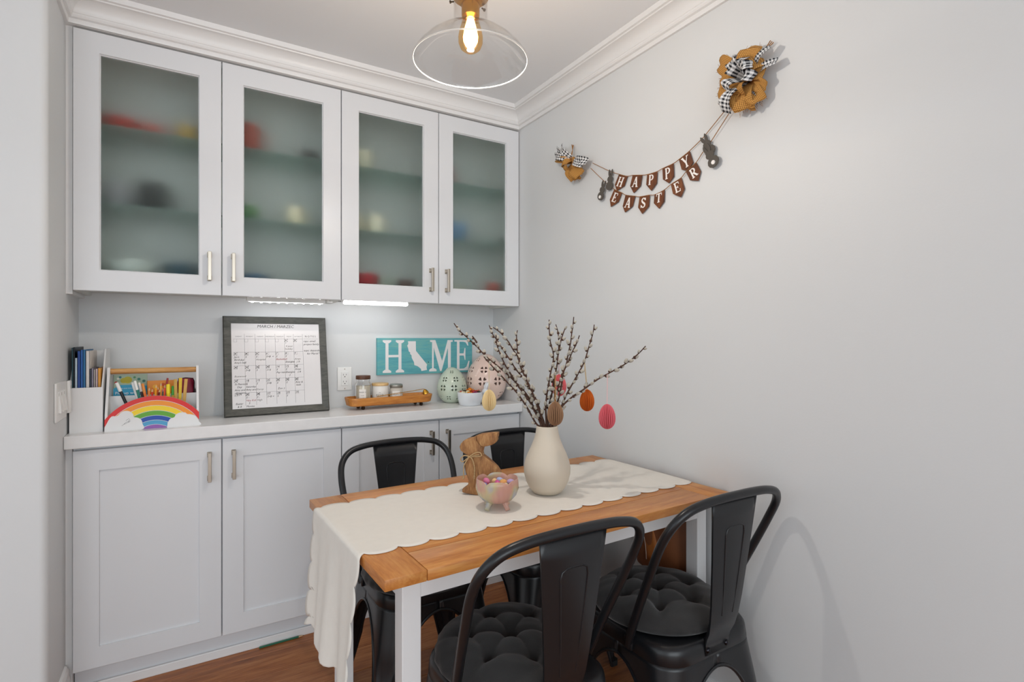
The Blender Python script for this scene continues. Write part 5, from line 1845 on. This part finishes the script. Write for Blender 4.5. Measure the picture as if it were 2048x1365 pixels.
# candy bowl with a bunny at its rim
M['porc'] = mat('white_porcelain', '#e2e6ea', 0.2, coat=0.3)
cb = thing('bunny_bowl', 'white porcelain bowl with a bunny on its rim filled with chocolates', 'bowl', (-0.266, 0.042, CT))
mb = MB(); mb.lathe([(0.048, 0), (0.052, 0.002), (0.060, 0.030), (0.063, 0.062), (0.0625, 0.065), (0.0600, 0.065), (0.0595, 0.060), (0.055, 0.028), (0.046, 0.008), (0.003, 0.006)], 48); mb.build('bowl', 'porc', cb, smooth=50)
bo = Vector((0.088, -0.006, 0.0))
mb = MB()
mb.lathe([(0.003, 0), (0.022, 0.002), (0.028, 0.018), (0.025, 0.036), (0.015, 0.050), (0.003, 0.056)], 24, bo)
mb.lathe([(0.002, -0.018), (0.012, -0.014), (0.0175, -0.003), (0.016, 0.008), (0.009, 0.016), (0.001, 0.019)], 20, bo + Vector((-0.004, 0, 0.062)))
mb.build('bunny', 'porc', cb, smooth=80)
for dy in (-0.008, 0.008):
    mb = MB(); mb.tube(spline([bo + Vector((-0.004, dy * 0.6, 0.076)), bo + Vector((0.002, dy, 0.094)), bo + Vector((0.010, dy * 1.4, 0.110))], 5), [0.0045, 0.0058, 0.0066, 0.0072, 0.0076, 0.0074, 0.0068, 0.0060, 0.0050, 0.0036, 0.0014], 10)
    mb.build('ear', 'porc', cb, smooth=80)
chc = ['#b8261c', '#d5721d', '#2f1c14', '#e3d9b0', '#c0392b', '#e08a1e', '#8a2a5a', '#22301f', '#d3481e', '#e2a92a', '#3a2016', '#c22a2a', '#efe6c8', '#d67a1a']
chn = ['red', 'orange', 'dark brown', 'ivory', 'brick red', 'amber', 'plum', 'black green', 'scarlet', 'golden', 'chocolate brown', 'cherry red', 'cream', 'copper']
random.seed(9)
for i, colr in enumerate(chc):
    if i < 5:
        x, y, z = 0.022 * math.cos(i * 1.257), 0.022 * math.sin(i * 1.257), 0.064
    elif i < 13:
        a = i * 2 * PI / 8 + 0.2
        x, y, z = 0.044 * math.cos(a), 0.044 * math.sin(a), 0.061
    else:
        x, y, z = 0.0, 0.0, 0.076
    mb = MB()
    mb.lathe([(0.001, -0.011), (0.007, -0.009), (0.0105, -0.003), (0.0105, 0.003), (0.007, 0.009), (0.001, 0.011)], 10)
    for sgn in (-1, 1):
        mb.lathe([(0.0015, 0.0105 * sgn), (0.005, 0.016 * sgn), (0.0055, 0.0175 * sgn), (0.001, 0.016 * sgn)], 8)
    o = mb.build('wrapped_chocolate', mat('foil_' + str(i), colr, 0.25, 0.25), None, smooth=30)
    o.location = (-0.266 + x, 0.042 + y, CT + z)
    o.rotation_euler = (PI / 2 + random.uniform(-0.4, 0.4), random.uniform(-0.3, 0.3), random.uniform(0, PI))
    tag(o, chn[i] + ' wrapped chocolate in the white bunny bowl', 'candy', 'chocolates in the bunny bowl')

# ------------------------------------------------------------------ dishes behind the frosted doors
S0, S1, S2 = 1.4475, 1.7365, 2.0185


def bowl(name, lab, x, y, z, r, h, colr, rough=0.3):
    mb = MB(); mb.lathe([(r * 0.45, 0), (r * 0.5, h * 0.04), (r * 0.85, h * 0.45), (r, h), (r * 0.96, h), (r * 0.8, h * 0.47), (r * 0.44, h * 0.1), (r * 0.05, h * 0.08)], 36)
    o = mb.build(name, mat('dish_' + colr, colr, rough), None, smooth=50)
    o.location = (x, y, z + 0.0004)
    return tag(o, lab, 'bowl')


def mug(name, lab, x, y, z, r, h, colr):
    root = thing(name, lab, 'mug', (x, y, z + 0.0004))
    mb = MB(); mb.lathe([(r * 0.9, 0), (r, 0.004), (r, h), (r * 0.93, h), (r * 0.92, 0.008), (r * 0.05, 0.007)], 32); mb.build('cup', mat('dish_' + colr, colr, 0.3), root, smooth=50)
    mb = MB(); mb.tube(spline([(r * 0.97, 0, h * 0.8), (r * 1.5, 0, h * 0.75), (r * 1.55, 0, h * 0.4), (r * 0.97, 0, h * 0.2)], 5), 0.005, 8); mb.build('handle', MATS['dish_' + colr], root, smooth=60)
    return root


def plates(lab, x, y, z, r, n, colr, grp):
    for k in range(n):
        mb = MB(); mb.lathe([(r * 0.55, 0), (r * 0.62, 0.002), (r * 0.97, 0.013), (r, 0.016), (r * 0.95, 0.016), (r * 0.6, 0.005), (0.003, 0.004)], 40)
        o = mb.build('plate', mat('dish_' + colr, colr, 0.25), None, smooth=50)
        o.location = (x, y, z + 0.0004 + 0.0065 * k)
        tag(o, lab, 'plate', grp)


bowl('serving_bowl', 'red serving bowl on the top shelf behind the first frosted door', -1.69, 0.170, S2, 0.078, 0.055, '#c2352b')
mug('mug', 'orange red mug on the top shelf behind the first frosted door', -1.585, 0.170, S2, 0.042, 0.055, '#cf4a35')
mug('mug', 'yellow mug at the edge of the top shelf of the first cabinet', -1.47, 0.135, S2, 0.036, 0.07, '#c9a54a')
mug('mug', 'black mug on the middle shelf behind the first frosted door', -1.585, 0.155, S1, 0.046, 0.115, '#2d3030')
mug('mug', 'pale grey mug beside the black one behind the first frosted door', -1.70, 0.170, S1, 0.042, 0.10, '#a9a7ad')
bowl('salad_bowl', 'white salad bowl on the bottom shelf behind the first frosted door', -1.655, 0.170, S0, 0.095, 0.095, '#dfe6df')
bowl('mixing_bowl', 'dark blue bowl on the bottom shelf behind the first frosted door', -1.49, 0.170, S0, 0.068, 0.10, '#1f4f63')
mug('mug', 'terracotta mug on the top shelf behind the second frosted door', -1.255, 0.125, S2, 0.046, 0.115, '#a8452f')
mug('mug', 'small black cup at the top shelf end behind the second frosted door', -1.02, 0.115, S2, 0.030, 0.05, '#33302f')
mug('mug', 'cream mug on the middle shelf behind the second frosted door', -1.075, 0.110, S1, 0.034, 0.075, '#f0e6c4')
bowl('green_bowl', 'olive green bowl on the middle shelf behind the second frosted door', -1.265, 0.135, S1, 0.06, 0.06, '#5f8f5a')
bowl('blue_bowl', 'blue bowl on the bottom shelf behind the second frosted door', -1.24, 0.145, S0, 0.072, 0.07, '#2a5f8a')
plates('grey plate in the stack behind the second frosted door', -1.06, 0.170, S0, 0.095, 5, '#b4bab2', 'plates behind the second frosted door')
bowl('ivory_bowl', 'ivory bowl on the top shelf behind the third frosted door', -0.79, 0.125, S2, 0.062, 0.085, '#ddd8bf')
mug('mug', 'cream mug on the middle shelf behind the third frosted door', -0.725, 0.110, S1, 0.036, 0.082, '#f0ead0')
mug('mug', 'ivory cup at the cabinet side behind the third frosted door', -0.815, 0.120, S1, 0.030, 0.075, '#e0d6b8')
bowl('red_casserole', 'deep red casserole bowl on the bottom shelf behind the third frosted door', -0.775, 0.135, S0, 0.078, 0.10, '#b01f2c')
mug('mug', 'brown mug on the bottom shelf behind the third frosted door', -0.58, 0.110, S0, 0.036, 0.085, '#5a3128')
mug('mug', 'pale green cup on the bottom shelf behind the third frosted door', -0.655, 0.170, S0, 0.034, 0.09, '#b5c8b4')
mug('mug', 'red mug on the top shelf behind the fourth frosted door', -0.365, 0.120, S2, 0.034, 0.085, '#a63a3e')
bowl('light_blue_bowl', 'light blue bowl on the middle shelf behind the fourth frosted door', -0.30, 0.165, S1, 0.075, 0.10, '#6f93b8')
bowl('cream_bowl', 'cream bowl on the bottom shelf behind the fourth frosted door', -0.31, 0.135, S0, 0.065, 0.055, '#e3dcb8')
mug('mug', 'brick red mug at the wall end behind the fourth frosted door', -0.105, 0.110, S0, 0.036, 0.095, '#b2483a')
plates('white plate in the stack behind the fourth frosted door', -0.105, 0.170, S1, 0.080, 4, '#c9d2cc', 'plates behind the fourth frosted door')

# ------------------------------------------------------------------ wall banner
M['pennant'] = wood('pennant_wood', '#4a2610', '#643618', '#7d4822', (6, 6, 1.5), 0.6, 0.05, 8)
M['bunny_grey'] = mat('grey_felt', '#55504a', 0.9)
M['burlap'] = uvpattern('burlap', 'weave', '#7d5120', '#d39d50', 13)
M['gingham'] = uvpattern('gingham', 'check', '#1c1e24', '#e4e4e4', 3.0)
gar = thing('easter_garland', 'two strings of wooden pennants spelling HAPPY EASTER between two burlap bows', 'garland', (-0.001, -0.9, 1.85))
GO = Vector((-0.001, -0.9, 1.85))


def gp_(y, z, x=-0.007):
    return Vector((x, y, z)) - GO


for tw in (TWINE_1, TWINE_2):
    mb = MB(); mb.tube(spline([gp_(y, z, -0.008 if 0 < i < len(tw) - 2 else -0.014) for i, (y, z) in enumerate(tw)], 4), 0.0013, 6)
    mb.build('twine', 'twine', gar, smooth=60)


def letter(mb, ch, fr, t0, t1):
    """serif capitals drawn as heavy and light strokes in a 0..1 by 0..1 box"""
    K_, k_ = 0.2, 0.075
    def s_(*a): stroke(mb, *a, fr, t0, t1)
    def ser(x, y, w=0.36): stroke(mb, x - w / 2, y, x + w / 2, y, 0.075, fr, t0, t1)
    def bowl_(cx, cy, rx, ry, a0, a1, w0=0.19, w1=0.07, n=14):
        P_, Q_ = [], []
        for k in range(n + 1):
            a = a0 + (a1 - a0) * k / n
            w = w1 + (w0 - w1) * abs(math.cos(a))
            P_.append((cx + (rx) * math.cos(a), cy + (ry) * math.sin(a)))
            Q_.append((cx + (rx - w) * math.cos(a), cy + (ry - w) * math.sin(a)))
        mb.prism(P_ + list(reversed(Q_)), fr, t0, t1)
    if ch == 'H':
        for x in (0.2, 0.8):
            s_(x, 0.02, x, 0.98, K_); ser(x, 0.04); ser(x, 0.96)
        s_(0.2, 0.5, 0.8, 0.5, k_ + 0.02)
    elif ch == 'A':
        s_(0.15, 0.02, 0.48, 1.0, k_ + 0.02); s_(0.82, 0.02, 0.49, 1.0, K_); s_(0.25, 0.34, 0.74, 0.34, k_ + 0.02); ser(0.15, 0.04, 0.3); ser(0.83, 0.04, 0.34)
    elif ch in 'PR':
        s_(0.25, 0.02, 0.25, 0.98, K_); ser(0.25, 0.04); s_(0.1, 0.96, 0.5, 0.96, 0.075); s_(0.25, 0.485, 0.5, 0.485, 0.07)
        bowl_(0.48, 0.72, 0.36, 0.275, -PI / 2, PI / 2)
        if ch == 'R':
            s_(0.48, 0.48, 0.82, 0.03, K_); ser(0.88, 0.04, 0.2)
    elif ch == 'Y':
        s_(0.5, 0.02, 0.5, 0.5, K_); ser(0.5, 0.04, 0.4); s_(0.14, 0.98, 0.5, 0.42, K_); s_(0.86, 0.98, 0.52, 0.44, k_ + 0.02); ser(0.14, 0.96, 0.32); ser(0.86, 0.96, 0.3)
    elif ch == 'E':
        s_(0.27, 0.02, 0.27, 0.98, K_); s_(0.1, 0.04, 0.84, 0.04, 0.08); s_(0.1, 0.96, 0.8, 0.96, 0.08); s_(0.27, 0.5, 0.6, 0.5, 0.08)
        s_(0.82, 0.02, 0.86, 0.27, 0.075); s_(0.79, 0.98, 0.82, 0.75, 0.075); s_(0.6, 0.38, 0.6, 0.62, 0.07)
    elif ch == 'T':
        s_(0.5, 0.02, 0.5, 0.98, K_); ser(0.5, 0.04, 0.4); s_(0.08, 0.95, 0.92, 0.95, 0.09); s_(0.1, 0.98, 0.07, 0.72, 0.07); s_(0.9, 0.98, 0.93, 0.72, 0.07)
    elif ch == 'S':
        bowl_(0.5, 0.73, 0.34, 0.27, 0.25, PI * 1.45, 0.17, 0.08); bowl_(0.5, 0.27, 0.36, 0.27, -PI + 0.25, PI * 0.47, 0.17, 0.08)
        s_(0.32, 0.60, 0.68, 0.41, 0.19); s_(0.80, 0.98, 0.82, 0.72, 0.07); s_(0.17, 0.02, 0.15, 0.3, 0.07)


M['letter'] = mat('white_pennant_paint', '#ece8e4', 0.6)
for ch, pl_ in PENNANTS:
    P = [gp_(y, z, -0.005) for y, z in pl_]
    o_ = P[0]
    mb = MB()
    poly = [((p - o_).y, (p - o_).z) for p in P]
    mb.prism(poly, (o_, (0, 1, 0), (0, 0, 1), (-1, 0, 0)), 0.0, 0.0035)
    pn_ = mb.build('pennant', 'pennant', gar, fix=True)
    e1 = (P[1] - P[0]) * 0.5 + (P[2] - P[4]) * 0.5
    e2 = ((P[0] - P[4]) + (P[1] - P[2])) * 0.5
    base = P[4] + e1 * 0.20 - e2 * 0.10
    mb = MB()
    letter(mb, ch, (base, e1 * 0.60, e2 * 0.93, (-1, 0, 0)), 0.0035, 0.0045)
    mb.build('letter_' + ch.lower(), 'letter', pn_)


def bunny(top, bot, tail=True, mir=1, up=0.0):
    """flat felt bunny seen from behind, ears at the top end, tail at the bottom"""
    a, b = gp_(*top), gp_(*bot)
    d = a - b
    L_ = d.length
    e2 = d.normalized()
    e1 = Vector((0, -e2.z, e2.y)) * mir
    fr = (b, e1 * L_, e2 * L_, (-1, 0, 0))
    half_ = [(0.0, 0.0), (0.12, 0.02), (0.21, 0.11), (0.235, 0.22), (0.19, 0.33), (0.11, 0.40), (0.165, 0.46), (0.18, 0.54), (0.14, 0.615), (0.09, 0.64), (0.135, 0.74), (0.15, 0.86), (0.11, 0.98), (0.06, 0.93), (0.03, 0.80), (0.0, 0.665)]
    poly = half_ + [(-x, y) for x, y in reversed(half_[1:-1])]
    mb = MB(); mb.prism(poly, fr, 0.003 + up, 0.0065 + up)
    bn = mb.build('bunny_cutout', 'bunny_grey', gar, fix=True)
    if tail:
        mb = MB(); mb.prism([((0.085 if k % 2 else 0.065) * math.cos(2 * PI * k / 18), 0.16 + (0.085 if k % 2 else 0.065) * math.sin(2 * PI * k / 18)) for k in range(18)], fr, 0.0065 + up, 0.010 + up)
        mb.build('tail', 'letter', bn, fix=True)


bunny((-0.712, 1.935), (-0.699, 1.852), False)
bunny((-0.677, 1.898), (-0.647, 1.822), up=0.004)
bunny((-1.158, 1.926), (-1.198, 1.850), False)
bunny((-1.172, 1.888), (-1.214, 1.808), up=0.004)


def threads(c, ang, ln, w, lift):
    mb = MB()
    d = Vector((0, math.cos(ang), math.sin(ang)))
    s_ = Vector((0, -math.sin(ang), math.cos(ang)))
    for k in range(9):
        v = -1 + 2 * k / 8
        a = c + d * ln * random.uniform(0.86, 0.95) + s_ * (v * w * 0.42) + Vector((-lift, 0, 0))
        b_ = a + d * random.uniform(0.010, 0.022) + s_ * random.uniform(-0.006, 0.006) + Vector((random.uniform(-0.004, 0.004), 0, 0))
        mb.tube([a, a.lerp(b_, 0.5) + s_ * random.uniform(-0.002, 0.002), b_], 0.0005, 4)
    o = mb.build('loose_threads', 'twine', gar)
    o['kind'] = 'stuff'


def ribbon(name, m_, c, ang, ln, w, lift, curl, fray=True, twist=0.3):
    """one loop or tail of cloth springing from the bow's centre"""
    n, q = 12, 5
    d = Vector((0, math.cos(ang), math.sin(ang)))
    s_ = Vector((0, -math.sin(ang), math.cos(ang)))
    rows_ = []
    for i in range(n + 1):
        t = i / n
        ww = w * (0.35 + 0.65 * math.sin(PI * min(1, t * 0.62 + 0.08))) if t < 1 else w * 0.8
        out_ = lift * math.sin(PI * min(1, t * (0.62 + 0.38 * curl)))
        row_ = []
        for j in range(q + 1):
            v = -1 + 2 * j / q
            tw = twist * t * v
            jag = (random.uniform(-0.06, 0.06) * ln if (fray and i == n) else 0)
            p = c + d * (ln * t + jag) + s_ * (v * ww / 2) + Vector((-1, 0, 0)) * (out_ + 0.006 + abs(v) * curl * 0.012 * t + tw * 0.02 + 0.003 * math.sin(7 * t + 3 * v))
            row_.append(p)
        rows_.append(row_)
    mb = MB(); mb.grid(rows_)
    asp = ln / w
    mb.uv = {k: [(u, v * asp) for u, v in q] for k, q in mb.uv.items()}
    return mb.build(name, m_, gar, smooth=60, solid=0.0012)


random.seed(21)
big = gp_(-1.339, 2.035, -0.006)
for ang, ln, w, lf in ((137, 0.128, 0.055, 0.03), (112, 0.085, 0.05, 0.035), (75, 0.085, 0.065, 0.035), (166, 0.10, 0.042, 0.03), (188, 0.098, 0.05, 0.028), (212, 0.09, 0.045, 0.03), (240, 0.085, 0.05, 0.04), (270, 0.10, 0.062, 0.045), (296, 0.095, 0.05, 0.03), (318, 0.08, 0.04, 0.03), (30, 0.06, 0.05, 0.045), (350, 0.06, 0.04, 0.035), (262, 0.06, 0.05, 0.06), (95, 0.05, 0.045, 0.06), (150, 0.05, 0.04, 0.055)):
    ribbon('burlap_loop', 'burlap', big, math.radians(180 - ang), ln, w, lf, random.uniform(0.2, 0.9), twist=random.uniform(-0.8, 0.8))
    if ln > 0.08:
        threads(big, math.radians(180 - ang), ln, w, lf * 0.5 + 0.006)
for ang, ln, w, lf in ((105, 0.055, 0.036, 0.085), (130, 0.04, 0.032, 0.085), (37, 0.098, 0.024, 0.035), (60, 0.05, 0.034, 0.075), (6, 0.098, 0.026, 0.03), (243, 0.105, 0.030, 0.075), (208, 0.105, 0.024, 0.03), (335, 0.05, 0.034, 0.07), (20, 0.045, 0.036, 0.08), (290, 0.095, 0.02, 0.03), (225, 0.05, 0.03, 0.085)):
    ribbon('gingham_ribbon', 'gingham', big, math.radians(180 - ang), ln, w, lf, 0.4, False)
mb = MB()
for k in range(3):
    mb.tube(spline([big + Vector((-0.03, 0.004 * k, 0)), gp_(-1.372, 2.083 + 0.003 * k, -0.022), gp_(-1.402 - 0.005 * k, 2.125 - 0.005 * k, -0.012)], 5), 0.0014, 6)
mb.build('twine_loop', 'twine', gar, smooth=60)
sml = gp_(-0.480, 2.035, -0.006)
for ang, ln, w, lf in ((160, 0.115, 0.045, 0.03), (308, 0.11, 0.06, 0.04), (285, 0.095, 0.05, 0.035), (325, 0.08, 0.045, 0.04), (270, 0.06, 0.045, 0.05), (180, 0.07, 0.04, 0.04)):
    ribbon('burlap_loop', 'burlap', sml, math.radians(180 - ang), ln, w, lf, random.uniform(0.2, 0.9), twist=random.uniform(-0.8, 0.8))
    if ln > 0.08:
        threads(sml, math.radians(180 - ang), ln, w, lf * 0.5 + 0.006)
for ang, ln, w, lf in ((143, 0.115, 0.036, 0.045), (125, 0.085, 0.034, 0.05), (340, 0.128, 0.036, 0.045), (332, 0.115, 0.03, 0.05), (158, 0.10, 0.030, 0.055)):
    ribbon('gingham_ribbon', 'gingham', sml, math.radians(180 - ang), ln, w, lf, 0.4, False)
mb = MB()
for k in range(3):
    mb.tube(spline([sml + Vector((-0.03, 0.004 * k, 0)), gp_(-0.472, 2.075 + 0.003 * k, -0.022), gp_(-0.455 - 0.006 * k, 2.112 - 0.003 * k, -0.012)], 5), 0.0014, 6)
mb.build('twine_loop', 'twine', gar, smooth=60)
